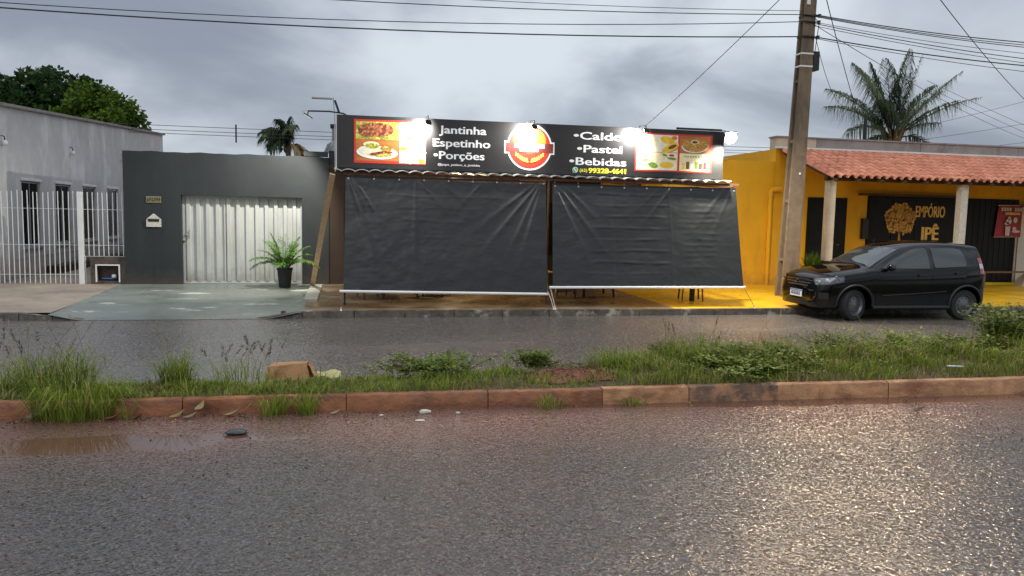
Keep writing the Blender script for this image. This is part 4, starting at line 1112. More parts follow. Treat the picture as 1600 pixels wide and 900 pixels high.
def chair(x_, y_, rz, lb_, mt='black_metal'):
    z0 = WALK(0, y_)
    th = thing('chair', lb_, 'chair', (x_, y_, z0), 'terrace chairs')
    th.rotation_euler = (0, 0, rz)
    b0 = (x_, y_, z0)
    MB().bevbox(x_ - .21, x_ + .21, y_ - .21, y_ + .21, z0 + .43, z0 + .46, .008).build('seat', mt, th)
    for sx in (-1, 1):
        MB().bar((x_ + sx * .22, y_ - .22, z0), (x_ + sx * .19, y_ - .19, z0 + .43), .032, .032).build('leg', mt, th)
        MB().tube([(x_ + sx * .22, y_ + .23, z0), (x_ + sx * .19, y_ + .2, z0 + .45), (x_ + sx * .19, y_ + .25, z0 + .9)], .016, 6).build('leg', mt, th)
    nb = MB().grid(6, 4, lambda u, v: (x_ - .19 + .38 * u, y_ + .22 + .06 * v + .04 * math.sin(math.pi * u), z0 + .58 + .32 * v))
    nb.build('backrest', mt, th)
table(1.05, 16.3, 'dark table whose legs show under the left tarpaulin')
chair(0.45, 16.0, .3, 'dark chair behind the left end of the left tarpaulin', 'rust_metal')
chair(1.85, 16.4, 2.6, 'dark chair standing behind the middle of the left tarpaulin')
table(5.35, 16.4, 'dark table whose legs show under the right tarpaulin')
chair(4.75, 16.15, .8, 'dark chair behind the left half of the right tarpaulin')
chair(7.25, 15.5, 2.9, 'reddish metal chair behind the right end of the right tarpaulin', 'red_brown_metal')
chair(4.42, 17.3, .2, 'pale wooden chair seen through the gap between the tarpaulins', 'wood_plank')

# ------------------------------------------------------------------ yellow boundary wall
yw = thing('yellow_wall', 'plain bright yellow rendered wall between bar and tiled porch', 'wall', (9.0, WY, 0.15))
t = MB()
t.box(6.3, 11.04, WY, WY + .25, 0.1, 3.43)
t.build('wall', 'plaster_yellow', yw)
MB().box(6.29, 11.04, WY - .015, WY - .0005, 0.1, 0.62).build('plinth', 'plaster_yellow', yw)
MB().box(6.3, 9.66, WY - .03, WY + .28, 3.432, 3.46).build('coping', 'concrete_cream', yw)
pi = MB().tube([(10.92, WY - .07, .16), (10.92, WY - .07, 2.62)], .055, 12).build('drain_pipe', 'plaster_yellow', yw)
smooth_angle(pi, 50)
MB().tube([(10.92, WY - .07, 2.60), (10.94, WY - .10, 2.68), (11.1, WY - .12, 2.70), (11.2, WY - .12, 2.70)], .062, 12).build('elbow', 'plaster_yellow', pi)
MB().lathe([(.07, 0), (.07, .08), (.056, .09)], (10.92, WY - .07, 2.50), 12).build('collar', 'plaster_yellow', pi)

# ------------------------------------------------------------------ shop with tiled porch
em = thing('porch_shop', 'yellow shop with red clay tile porch and black metal doors', 'shop', (14.5, WY, 0.15))
EX0, EX1 = 11.05, 24.0
MB().box(EX0, EX1, WY, WY + .3, 0.1, 3.76).build('wall', 'plaster_yellow', em)
MB().box(EX0, EX0 + .25, WY + .301, 27, 0.1, 3.76).build('side_wall', 'plaster_yellow', em)
MB().box(EX0, 12.2, WY - .03, WY + .32, 3.762, 4.06).build('parapet', 'concrete_cream', em)
x = 12.2
while x < EX1:
    MB().box(x, min(EX1, x + 3.2) - .012, WY - .035, WY + .32, 3.762, 4.055).build('parapet', 'concrete', em); x += 3.2
MB().box(EX0 - .03, EX1, WY - .06, WY + .35, 4.06, 4.10).build('coping', 'concrete', em)
MB().box(EX0 - .06, EX1, WY - .09, WY - .036, 3.775, 3.82).build('flashing', 'white_paint', em)
# doors and shutters
dr = MB().box(12.06, 13.24, WY - .03, WY - .001, 0.16, 2.52).build('door', 'black_sheet', em)
MB().box(12.645, 12.655, WY - .034, WY - .030, 0.16, 2.5).build('meeting_gap', 'dark_slot', dr)
for a, b in ((12.12, 12.6), (12.7, 13.18)):
    MB().bevbox(a, b, WY - .042, WY - .030, .3, 1.2, .006).build('panel', 'black_sheet', dr); MB().bevbox(a, b, WY - .042, WY - .030, 1.3, 2.42, .006).build('panel', 'black_sheet', dr)
MB().tube([(13.02, WY - .03, 1.26), (13.02, WY - .08, 1.26), (12.92, WY - .08, 1.26)], .012, 6).build('handle', 'chrome', dr)
sf = MB().box(13.88, 16.85, WY - .03, WY - .001, 0.16, 2.62).build('shop_front', 'black_sheet', em)
sf['label'] = 'black sliding shop front painted with a golden tree and shop name'
for k in range(4):
    a = 13.90 + k * .737
    MB().bevbox(a, a + .72, WY - .05, WY - .030, .2, 2.58, .006).build('panel', 'black_sheet', sf)
MB().box(13.55, 16.9, WY - .12, WY - .051, 2.60, 2.66).build('slide_rail', 'wood_dark', sf)
MB().bevbox(13.70, 13.87, WY - .12, WY - .001, 1.42, 1.98, .01).build('meter_box', 'black_metal', em)
FYl = WY - .056
def blk(body, x0, x1, zc, h_, mt): fat_text(body, x0, x1, zc, h_, FYl, .01, .007 if len(body) > 4 else .016).build('lettering', mt, sf, fix=False)
blk('EMPÓRIO', 15.36, 16.31, 2.205, .30, 'ipe_bright'); blk('IPÊ', 15.59, 16.15, 1.60, .35, 'ipe_bright')
# golden tree emblem: crown of many small painted leaves and a forked trunk
r_ = random.Random(21)
lo, hi_ = MB(), MB()
for i in range(900):
    a = r_.uniform(0, 2 * math.pi); q = math.sqrt(r_.random())
    cx, cz = 14.90 + .47 * q * math.cos(a) * (1 + .08 * math.sin(5 * a)), 1.98 + .43 * q * math.sin(a) * (1 + .07 * math.sin(7 * a))
    if cz < 1.66 and abs(cx - 14.88) < .12: continue
    (hi_ if r_.random() < .22 + .3 * (cz < 1.8) else lo).disc_y(cx, cz, r_.uniform(.025, .06), r_.uniform(.012, .024), FYl - .0004 * (i % 6), 6, 0, r_.uniform(0, 3.1))
lo.build('emblem_leaves', 'ipe_gold', sf, fix=False); hi_.build('emblem_leaves', 'ipe_bright', sf, fix=False)
tk = MB()
for a, b, w_ in (((14.90, 1.30), (14.88, 1.62), .05), ((14.88, 1.60), (14.72, 1.82), .028), ((14.88, 1.60), (15.05, 1.84), .028), ((14.885, 1.62), (14.9, 1.95), .022)):
    tk.flat_y([(a[0] - w_, a[1]), (a[0] + w_, a[1]), (b[0] + w_ * .5, b[1]), (b[0] - w_ * .5, b[1])], FYl - .003)
tk.build('emblem_trunk', 'ipe_gold', sf, fix=False)
gd = MB().box(17.05, 18.76, WY - .03, WY - .001, .24, 2.60).build('shutter', 'black_sheet', em)
for k in range(9):
    MB().bevbox(17.07 + k * .187, 17.24 + k * .187, WY - .046, WY - .030, .26, 2.58, .005).build('panel', 'black_sheet', gd)
MB().box(18.70, 18.735, WY - .07, WY - .03, .24, 1.6).build('handle', 'alu', gd)
MB().box(17.0, 19.0, WY - .05, WY - .001, .15, .235).build('threshold', 'yellow_bright', em)
# display shelf at the far right
sh = thing('display_shelf', 'white shelf of goods at the right edge beside the red banner', 'shelf', (19.2, WY - .2, .16))
MB().box(18.80, 18.83, WY - .36, WY - .05, .16, 2.4).build('side_panel', 'white_paint', sh); MB().box(19.77, 19.80, WY - .36, WY - .05, .16, 2.4).build('side_panel', 'white_paint', sh)
MB().box(18.83, 19.77, WY - .07, WY - .05, .16, 2.4).build('back_panel', 'white_paint', sh)
for k in range(7):
    z_ = .35 + k * .33
    MB().box(18.83, 19.77, WY - .36, WY - .071, z_, z_ + .025).build('shelf_board', 'white_paint', sh)
for k in range(7):
    for j in range(2):
        x_ = 18.87 + j * .18; hgt = (.12, .2, .16, .24)[(k * 3 + j * 2) % 4]
        g_ = MB().bevbox(x_, x_ + .13, WY - .33, WY - .18, .376 + k * .33, .376 + k * .33 + hgt, .008)
        tag(g_.build('goods_box', ('plastic_white', 'cloth_grey', 'stone_pale', 'curtain')[(k + j) % 4], at=(x_ + .065, WY - .25, .376 + k * .33)), ('white', 'grey', 'cream', 'dull grey')[(k + j) % 4] + ' packet at the ' + ('left end', 'second place')[j] + ' of the ' + ('lowest', 'second', 'third', 'fourth', 'fifth', 'sixth', 'top')[k] + ' shelf board', 'packet', 'packets on the white shelf')
# red banner
bnr = thing('banner', 'dark red banner with white print hanging on the black shutter', 'banner', (18.46, WY - .1, 1.53))
MB().grid(10, 10, lambda u, v: (lerp(18.02, 18.93, u) - .09 * (1 - v), WY - .10 + .02 * math.sin(u * 5) * (1 - v * .6), lerp(1.53, 2.42, v) + .02 * u)).build('sheet', 'banner_red', bnr, smooth=True)
MB().tube([(17.99, WY - .10, 2.43), (18.97, WY - .10, 2.45)], .012, 6).build('rod', 'alu', bnr); MB().tube([(17.91, WY - .10, 1.53), (18.86, WY - .10, 1.55)], .010, 6).build('rod', 'alu', bnr)
MB().tube([(18.05, WY - .1, 2.44), (18.40, WY - .05, 2.62)], .005, 4).build('cord', 'cable', bnr)
by = WY - .135
r_ = random.Random(2)
for k in range(9):
    if k == 4: continue
    x_ = 18.08 + k * .09
    MB().box(x_, x_ + .065, by, by + .001, 2.27, 2.37).box(x_ + .02, x_ + .045, by - .001, by - .0005, 2.30, 2.34).build('print', 'banner_white', bnr)
MB().box(18.22, 18.72, by, by + .001, 2.17, 2.235).build('print', 'ipe_bright', bnr)
for cx, cz, rx, rz in ((18.36, 1.98, .10, .08), (18.37, 2.07, .05, .05), (18.58, 2.02, .07, .08), (18.30, 1.92, .08, .04), (18.62, 1.70, .14, .04), (18.56, 1.78, .07, .05)):
    MB().disc_y(cx, cz, rx, rz, by, 16).build('print', 'banner_white', bnr, fix=False)
MB().flat_y([(18.27, 1.58), (18.40, 1.58), (18.43, 1.84), (18.26, 1.84)], by).build('print', 'banner_white', bnr, fix=False)
# bench
bc = thing('bench', 'long brown wooden bench before the black shutter', 'bench', (18.2, 18.2, .155))
for k in range(3): MB().bevbox(17.0, 19.3, 18.08 + k * .1, 18.17 + k * .1, .555, .59, .005).build('plank', 'wood_bench', bc)
for x_ in (17.15, 19.1):
    for y_ in (18.12, 18.32): MB().bevbox(x_ - .035, x_ + .035, y_ - .03, y_ + .03, .15, .555, .004).build('leg', 'wood_bench', bc)
    MB().box(x_ - .02, x_ + .02, 18.151, 18.289, .42, .47).build('stretcher', 'wood_bench', bc)
# porch columns, beam, rafters, tiles
for x_ in (11.34, 15.04, 18.74):
    t = MB().bevbox(x_ - .095, x_ + .095, 16.66, 16.85, .93, 2.86, .008).build('column', 'concrete_cream' if x_ < 12 else 'stone_pale', em)
    MB().bevbox(x_ - .105, x_ + .105, 16.65, 16.86, .13, .928, .006).build('column_base', 'black_sheet', t)
RZ = lambda y: 2.905 + (y - 16.45) / 2.3 * 0.80
MB().box(11.2, 24, 16.69, 16.82, 2.862, 2.96).build('beam', 'wood_dark', em)
x = 11.3
while x < 24:
    MB().bar((x, 16.46, RZ(16.46) - .05), (x, 18.79, RZ(18.79) - .05), .06, .08).build('rafter', 'wood_dark', em); x += .62
for k in range(8):
    y_ = 16.55 + k * .28
    MB().box(11.12, 24, y_ - .02, y_ + .02, RZ(y_) + .0, RZ(y_) + .022).build('batten', 'wood_dark', em)
MB().add([(11.12, 16.5, RZ(16.5) + .024), (24, 16.5, RZ(16.5) + .024), (24, 18.78, RZ(18.78) + .024), (11.12, 18.78, RZ(18.78) + .024)], [(0, 1, 2, 3)]).build('underlay', 'wood_dark', em, fix=False)
tile = MB()
TW, TLn = 0.21, 0.345
def tp(y_, grow):
    out = [(-.115, .012), (-.095, .0), (-.045, .0), (-.035, .014)]
    for k in range(7):
        a = math.pi * (1 - k / 6)
        out.append((.035 + (.066 + grow) * math.cos(a), .014 + (.058 + grow * .6) * math.sin(a)))
    return out
A_, B_ = tp(0, .006), tp(1, -.004)
n = len(A_)
tile.v = [(x_, 0, z_) for x_, z_ in A_] + [(x_, TLn, z_) for x_, z_ in B_] + [(x_, 0, z_ - .012) for x_, z_ in A_]
for i in range(n - 1):
    tile.f.append([i, i + 1, n + i + 1, n + i]); tile.m.append(0)
    tile.f.append([2 * n + i, 2 * n + i + 1, i + 1, i]); tile.m.append(0)
tile_mes = [tile.mesh('tile', m_, True, fix=False) for m_ in ('clay', 'clay_pale', 'clay_dark')]
sl_ang = math.atan2(.80, 2.3)
rest = MB()
tr = random.Random(5)
for c in range(61):
    for r in range(8):
        y_ = 16.43 + r * .29; z_ = RZ(y_) + .030
        x_ = 11.22 + c * TW
        tl_ = sl_ang - .035
        if c < 37:
            inst('tile', tr.choice(tile_mes), em, (x_ + tr.uniform(-.006, .006), y_ + tr.uniform(-.008, .008), z_ + tr.uniform(0, .004)), (tl_, tr.uniform(-.012, .012), tr.uniform(-.015, .015)))
        else:
            M_ = Matrix.Translation((x_, y_, z_)) @ Matrix.Rotation(tl_, 4, 'X')
            rest.add([tuple(M_ @ Vector(p)) for p in tile.v], tile.f)
tag(rest.build('tile_field', 'clay', em, smooth=True, fix=False), kind='stuff')
# planter with shrub under the first column
plr = thing('planter', 'low black masonry planter under the first porch column', 'planter', (11.6, 16.75, .14))
MB().bevbox(10.75, 11.23, 16.60, 16.90, .12, .62, .008).build('box', 'black_sheet', plr)
MB().box(10.79, 11.19, 16.64, 16.86, .62, .635).build('soil', 'soil_dark', plr)
shb = thing('shrub', 'small strap leaved shrub beside the utility pole', 'shrub', (10.99, 16.75, .635))
r_ = random.Random(31)
for mt, nn in (('weed_a', 60), ('lime_a', 45), ('weed_c', 40)):
    t = MB()
    for i in range(nn):
        a = r_.uniform(0, 6.28); tl_ = r_.uniform(.1, 1.1); L = r_.uniform(.3, .6)
        d_ = Vector((math.cos(a) * math.sin(tl_), math.sin(a) * math.sin(tl_), math.cos(tl_)))
        b_ = Vector((10.99 + r_.uniform(-.12, .12), 16.75 + r_.uniform(-.08, .08), .63))
        m_ = b_ + d_ * L * .55; e_ = b_ + d_ * L + Vector((0, 0, -.22 * L * tl_))
        w_ = d_.cross(Vector((0, 0, 1))).normalized() * .022
        t.add([b_ - w_ * .4, b_ + w_ * .4, m_ + w_, m_ - w_, e_], [(0, 1, 2, 3), (3, 2, 4)])
    t.build('leaves', mt, shb, fix=False)
# ------------------------------------------------------------------ utility pole (H section concrete)
PX, PY = 9.965, 16.2
pole = thing('utility_pole', 'tall weathered H section concrete utility pole behind the parked car', 'utility pole', (PX, PY, .14))
def pole_sec(z):
    t_ = (z - .1) / 9.0
    return PX + .026 * (z - .14), lerp(.40, .225, t_), lerp(.30, .20, t_)    # centre x, width along x, depth along y
def slab(x0f, x1f, y0f, y1f, zs):
    t = MB()
    for z in zs:
        c, w_, d_ = pole_sec(z)
        t.v += [(c + w_ * x0f, PY + d_ * y0f, z), (c + w_ * x1f, PY + d_ * y0f, z), (c + w_ * x1f, PY + d_ * y1f, z), (c + w_ * x0f, PY + d_ * y1f, z)]
    for i in range(len(zs) - 1):
        for j in range(4):
            a, b = 4 * i + j, 4 * i + (j + 1) % 4
            t.f.append([a, b, b + 4, a + 4]); t.m.append(0)
    t.f.append([3, 2, 1, 0]); t.m.append(0); e = 4 * (len(zs) - 1); t.f.append([e, e + 1, e + 2, e + 3]); t.m.append(0)
    return t
zs = [.1 + .5 * i for i in range(19)]
slab(-.5, .5, -.5, -.27, zs).build('flange', 'concrete_pole', pole)
slab(-.5, .5, .27, .5, zs).build('flange', 'concrete_pole', pole)
slab(-.14, .14, -.27, .27, zs).build('web', 'concrete_pole', pole)
z = .95
while z < 9:
    slab(-.47, -.14, -.27, .27, [z, z + .07]).build('rib', 'concrete_pole', pole); slab(.14, .47, -.27, .27, [z, z + .07]).build('rib', 'concrete_pole', pole); z += 1.35
def strap(z, mt, h_=.035):
    c, w_, d_ = pole_sec(z)
    t = MB(); g = .006
    t.box(c - w_ / 2 - g, c + w_ / 2 + g, PY - d_ / 2 - g, PY - d_ / 2 - .001, z, z + h_); t.box(c - w_ / 2 - g, c + w_ / 2 + g, PY + d_ / 2 + .001, PY + d_ / 2 + g, z, z + h_)
    t.box(c - w_ / 2 - g, c - w_ / 2 - .001, PY - d_ / 2, PY + d_ / 2, z, z + h_); t.box(c + w_ / 2 + .001, c + w_ / 2 + g, PY - d_ / 2, PY + d_ / 2, z, z + h_)
    return t.build('strap', mt, pole)
strap(5.62, 'white_paint'); strap(5.34, 'white_paint'); strap(6.0, 'black_metal'); strap(6.45, 'black_metal')
MB().bevbox(10.27, 10.42, PY - .12, PY + .1, 5.28, 5.70, .008).build('junction_box', 'black_metal', pole)
MB().box(10.04, 10.08, PY - .165, PY - .145, 2.93, 2.98).build('tag_plate', 'white_paint', pole)
MB().box(10.02, 10.10, PY - .145, PY - .125, 6.70, 6.8).build('tag_plate', 'white_paint', pole)
for z_ in (6.0, 6.33, 6.47):
    c, w_, d_ = pole_sec(z_)
    MB().tube([(c - w_ / 2 - .08, PY - .14, z_), (c + w_ / 2 + .1, PY - .14, z_)], .016, 6).build('cable_clamp', 'black_metal', pole)
    MB().lathe([(.02, -.04), (.045, -.03), (.03, 0), (.045, .03), (.02, .04)], (c + w_ / 2 + .07, PY - .14, z_), 10).build('insulator', 'plastic_dark', pole)
MB().tube([(10.17, PY - .16, 6.45), (10.30, PY - .2, 6.3), (10.29, PY - .18, 6.05), (10.30, PY - .1, 5.7)], .009, 5).build('drop_lead', 'cable', pole)

# street lamp on its arm high on the pole (lit: it glints in the wet road and on the car)
slp = thing('street_lamp', 'lit street lamp on a curved arm high on the utility pole', 'lamp', (10.16, PY - .15, 7.3))
MB().tube([(10.16, PY - .12, 7.2), (10.17, PY - .5, 7.55), (10.2, PY - 1.2, 7.85), (10.22, PY - 1.9, 7.95)], .03, 8).build('arm', 'galvanised', slp)
MB().box(10.10, 10.24, PY - .17, PY - .105, 7.1, 7.3).build('bracket', 'galvanised', slp)
hd_ = MB().bevbox(10.10, 10.34, PY - 2.5, PY - 1.85, 7.92, 8.03, .02).build('head', 'galvanised', slp)
MB().bevbox(10.13, 10.31, PY - 2.42, PY - 2.0, 7.885, 7.918, .01).build('lens', 'bulb_glow', hd_)
spot(slp, (10.22, PY - 2.2, 7.86), (4.0, 3.6, 0.0), 3100, 122, 1.0, (1.0, 0.72, 0.44), .12)

# ------------------------------------------------------------------ overhead cables
def wire(label, a, b, sag, r_=.011, n=26, group='overhead cables'):
    r_ *= .78
    a, b = Vector(a), Vector(b)
    pts = []
    for i in range(n + 1):
        t_ = i / n
        p = a.lerp(b, t_); p.z -= sag * 4 * t_ * (1 - t_)
        pts.append(tuple(p))
    o = MB().tube(pts, r_, 4).build('overhead_cable', 'cable', at=tuple(a), fix=False)
    return tag(o, label, 'cable', group)
PP = (10.10, PY - .14)
wire('upper of the two street cables reaching the pole from the left', (-24, 16.06, 6.45), (10.08, 16.06, 6.33), 0.85, .011)
wire('lower thick street cable reaching the pole from the left', (-24, 16.06, 6.35), (10.07, 16.06, 6.0), 0.72, .017)
wire('highest street cable running left from the pole top', (-24, 16.06, 7.0), (10.08, 16.06, 6.48), 0.72, .012)
wire('faint highest cable crossing the top edge left of the pole', (-24, 16.3, 7.35), (10.08, 16.3, 6.62), 0.70, .008)
for i, (z0, z1, sg_, rr_) in enumerate(((6.49, 6.95, .45, .015), (6.47, 6.80, .45, .011), (6.45, 6.60, .42, .012), (6.33, 6.35, .40, .008), (6.30, 6.10, .42, .012), (6.25, 5.85, .40, .009), (6.01, 6.15, .42, .017), (5.98, 5.75, .40, .009))):
    wire(('topmost', 'second', 'third', 'fourth', 'fifth', 'sixth', 'seventh', 'lowest')[i] + ' of the cables fanning right from the pole', (10.2, 16.06, z0), (26, 16.06 - .05 * i, z1), sg_, rr_)
wire('service cable rising from the bar sign towards the street', (5.86, 14.98, 3.72), (5.55, 5.0, 6.15), .12, .009)
wire('diagonal cable crossing the top right corner above the palm', (8.6, 11.0, 6.0), (18.6, 18.6, 5.30), .10, .012)
wire('steep cable dropping past the pole into the palm crown', (9.13, 14.0, 6.25), (19.2, 26.5, 5.3), .12, .012)
wire('thin cable dropping from the pole to the palm', (10.3, 16.1, 6.0), (16.9, 24.5, 5.9), .35, .009)
wire('long cable running from the pole over the palm to the far right', (10.2, 16.2, 6.36), (42, 41, 7.0), .3, .012)
for i, z_ in enumerate((4.80, 4.66, 4.56)):
    wire(('upper', 'middle', 'lower')[i] + ' of three far cables level behind the buildings', (-22, 30, z_ + .1), (19, 30, z_ + .12), .10 + .02 * i, .012)
for i, (a, b) in enumerate((((25, 35, 5.9), (42, 35, 10.4)), ((24, 35, 5.4), (42, 35, 8.6)), ((24, 35, 4.9), (42, 35, 7.3)), ((24, 35, 4.5), (42, 35, 5.9)))):
    wire(('highest', 'second', 'third', 'lowest')[i] + ' of the far cables rising right behind the palm', a, b, .15, .011)
for i in range(2):
    wire(('upper', 'lower')[i] + ' of the crossing cables falling right behind the palm', (28, 34, 8.9 - .3 * i), (40, 34, 5.2 - .4 * i), .1, .012)
tag(MB().tube([(-4.0, 30, 4.30), (-4.0, 30, 4.95)], .03, 6).build('cable_spacer', 'black_metal', at=(-4, 30, 4.3)), 'short spacer on the far cables above the garage wall', 'spacer')
tag(MB().tube([(20.35, 28, 4.0), (20.35, 28, 6.15)], .07, 8).build('vent_pipe', 'black_metal', at=(20.35, 28, 4.0)), 'short grey vent pipe behind the shop parapet', 'pipe')

# ------------------------------------------------------------------ parked car (front at -x, built at the origin)
def crom(tab, x):
    n = len(tab)
    if x <= tab[0][0]: return tab[0][1]
    if x >= tab[-1][0]: return tab[-1][1]
    for i in range(n - 1):
        if x <= tab[i + 1][0]:
            x0, y0 = tab[max(0, i - 1)]; x1, y1 = tab[i]; x2, y2 = tab[i + 1]; x3, y3 = tab[min(n - 1, i + 2)]
            h = x2 - x1; t_ = (x - x1) / h
            m1 = (y2 - y0) / (x2 - x0) if x2 != x0 else 0; m2 = (y3 - y1) / (x3 - x1) if x3 != x1 else 0
            d_ = (y2 - y1) / h
            lim = 3 * abs(d_)
            m1 = max(-lim, min(lim, m1)) if m1 * d_ > 0 else 0; m2 = max(-lim, min(lim, m2)) if m2 * d_ > 0 else 0
            t2, t3 = t_ * t_, t_ ** 3
            return (2 * t3 - 3 * t2 + 1) * y1 + (t3 - 2 * t2 + t_) * h * m1 + (-2 * t3 + 3 * t2) * y2 + (t3 - t2) * h * m2
CT = [(-1.86, .66), (-1.835, .74), (-1.78, .81), (-1.6, .885), (-1.2, .965), (-.88, 1.02), (-.45, 1.25), (-.12, 1.405), (.2, 1.475), (.6, 1.50), (1.0, 1.495), (1.35, 1.47), (1.53, 1.44), (1.585, 1.27), (1.655, 1.02), (1.705, .84), (1.73, .64)]
CW = [(-1.86, .50), (-1.83, .61), (-1.76, .70), (-1.6, .765), (-1.3, .80), (-.9, .812), (0, .815), (.9, .815), (1.3, .81), (1.55, .775), (1.66, .70), (1.73, .56)]
CB = [(-1.86, .33), (-1.80, .22), (-1.5, .20), (-.6, .19), (.9, .19), (1.4, .22), (1.66, .28), (1.73, .40)]
CBELT = [(-1.86, .58), (-1.6, .80), (-1.2, .88), (-.8, .945), (0, .97), (.9, 1.01), (1.4, 1.04), (1.6, .96), (1.73, .56)]
def ring(x):
    T, W_, B_ = crom(CT, x), crom(CW, x), crom(CB, x)
    k = min(1, max(0, (T - 1.02) / .42))
    ze = T - lerp(.045, .075, k); ye = lerp(W_ * .86, .585, k)
    if x > 1.4: ye = lerp(ye, W_ * .80, min(1, (x - 1.4) / .3))
    zb = min(crom(CBELT, x), ze - .035)
    mid = lerp(B_, zb, .50)
    return [(0, B_), (W_ * .60, B_), (W_ * .93, B_ + .015), (W_ * .985, B_ + .10), (W_ * 1.0, mid), (W_ * .995, lerp(mid, zb, .7)), (W_ * .965, zb), (lerp(W_ * .965, ye, .52) + .012 * k, lerp(zb, ze, .53)), (ye, ze), (ye * .86, lerp(ze, T, .55)), (ye * .5, lerp(ze, T, .9)), (0, T)]
def ringpt(x, s):
    P = ring(x); n = len(P)
    i = min(n - 2, int(s)); t_ = s - i
    q = [P[max(0, i - 1)], P[i], P[i + 1], P[min(n - 1, i + 2)]]
    if i == 0: q[0] = (-P[1][0], P[1][1])
    if i == n - 2: q[3] = (-P[n - 2][0], P[n - 2][1])
    out = []
    for c in (0, 1):
        a, b, c2, d_ = (q[k][c] for k in range(4))
        m1, m2 = .42 * (c2 - a), .42 * (d_ - b)
        t2, t3 = t_ * t_, t_ ** 3
        out.append((2 * t3 - 3 * t2 + 1) * b + (t3 - 2 * t2 + t_) * m1 + (-2 * t3 + 3 * t2) * c2 + (t3 - t2) * m2)
    return out
NSEG = 11
def side_y(x, z):
    """half width of the body at station x and height z (side part of the ring)"""
    lo_, hi2 = 2.0, 8.6
    for _ in range(26):
        m_ = (lo_ + hi2) / 2
        if ringpt(x, m_)[1] < z: lo_ = m_
        else: hi2 = m_
    return ringpt(x, (lo_ + hi2) / 2)[0]
CLOC, CROT = Vector((10.68, 13.80, 0.002)), R(-1.2)
car = thing('parked_car', 'small black five door hatchback parked at the kerb by the pole', 'car', (0, 0, 0))
FAX, RAX, TRK, WR = -1.165, 1.175, .70, .292
body_mb = MB()
stx = [-1.86, -1.85, -1.83, -1.80, -1.76, -1.70] + [lerp(-1.63, 1.48, i / 58) for i in range(59)] + [1.52, 1.56, 1.60, 1.64, 1.67, 1.70, 1.72, 1.73]
SS = [NSEG * i / 44 for i in range(45)]
rows = []
for x in stx:
    half = [ringpt(x, s) for s in SS]
    loop = [(x, -y_, z_) for y_, z_ in half] + [(x, y_, z_) for y_, z_ in half[-2:0:-1]]
    rows.append(len(body_mb.v)); body_mb.v += loop
L_ = len(loop)
for i in range(len(stx) - 1):
    for j in range(L_):
        a, b = rows[i] + j, rows[i] + (j + 1) % L_
        body_mb.f.append([a, b, b + L_, a + L_]); body_mb.m.append(0)
body_mb.f.append([rows[0] + j for j in range(L_)]); body_mb.m.append(0)
body_mb.f.append([rows[-1] + j for j in range(L_)][::-1]); body_mb.m.append(0)
body = body_mb.build('body', 'car_paint', car)
cut = MB()
for ax in (FAX, RAX):
    for sgn in (-1, 1):
        k = len(cut.v); n = 32
        for y_ in (.50, 1.0):
            for j in range(n):
                a = 2 * math.pi * j / n
                cut.v.append((ax + .352 * math.cos(a), sgn * y_, WR + .015 + .352 * math.sin(a)))
        for j in range(n): cut.f.append([k + j, k + (j + 1) % n, k + n + (j + 1) % n, k + n + j]); cut.m.append(0)
        cut.f.append([k + j for j in range(n)]); cut.m.append(0); cut.f.append([k + n + j for j in range(n)][::-1]); cut.m.append(0)
cobj = cut.build('cutter', 'car_plastic')
md_ = body.modifiers.new('arches', 'BOOLEAN'); md_.operation = 'DIFFERENCE'; md_.solver = 'EXACT'; md_.object = cobj
bpy.context.view_layer.update()
nm_ = bpy.data.meshes.new_from_object(body.evaluated_get(bpy.context.evaluated_depsgraph_get()))
body.modifiers.clear(); body.data = nm_; nm_.name = 'body'
bpy.data.objects.remove(cobj, do_unlink=True)
smooth_angle(body, 32)
def patch(poly, off, sgn=-1, cuts=3, thick=.0):
    """panel following the body side: outline in x,z"""
    bm = bmesh.new()
    f = bm.faces.new([bm.verts.new((x, 0, z)) for x, z in poly])
    bmesh.ops.triangulate(bm, faces=[f])
    for _ in range(cuts): bmesh.ops.subdivide_edges(bm, edges=list(bm.edges), cuts=1, use_grid_fill=True)
    bm.verts.index_update()
    t = MB()
    vs_ = [v.co.copy() for v in bm.verts]
    fs = [[v.index for v in f.verts] for f in bm.faces]
    bnd = [(e.verts[0].index, e.verts[1].index) for e in bm.edges if len(e.link_faces) == 1]
    bm.free()
    t.add([(v.x, sgn * (side_y(v.x, v.z) + off), v.z) for v in vs_], fs)
    if thick:
        k = len(t.v)
        t.v += [(v.x, sgn * (side_y(v.x, v.z) + off - thick), v.z) for v in vs_]
        for a, b in bnd: t.f.append([a, b, k + b, k + a]); t.m.append(0)
    return t
def arc(ax, r_, a0, a1, n=8): return [(ax + r_ * math.cos(lerp(a0, a1, i / n)), WR + .015 + r_ * math.sin(lerp(a0, a1, i / n))) for i in range(n + 1)]
FD = [(-.74, .30), (.395, .285), (.405, .96), (-.70, .935), (-.78, .70)]
RD = [(.425, .285), (.80, .285)] + arc(RAX, .40, math.pi * .985, math.pi * .60, 6) + [(1.17, .80), (1.24, .99), (.435, .965)]
GF = [(-.66, .985), (-.40, 1.13), (-.15, 1.255), (.02, 1.335), (.16, 1.372), (.36, 1.385), (.385, 1.36), (.385, .998), (.36, .985)]
GR = [(.50, 1.0), (.475, 1.02), (.475, 1.36), (.50, 1.388), (1.0, 1.385), (1.12, 1.365), (1.165, 1.30), (1.185, 1.08), (1.15, 1.035)]
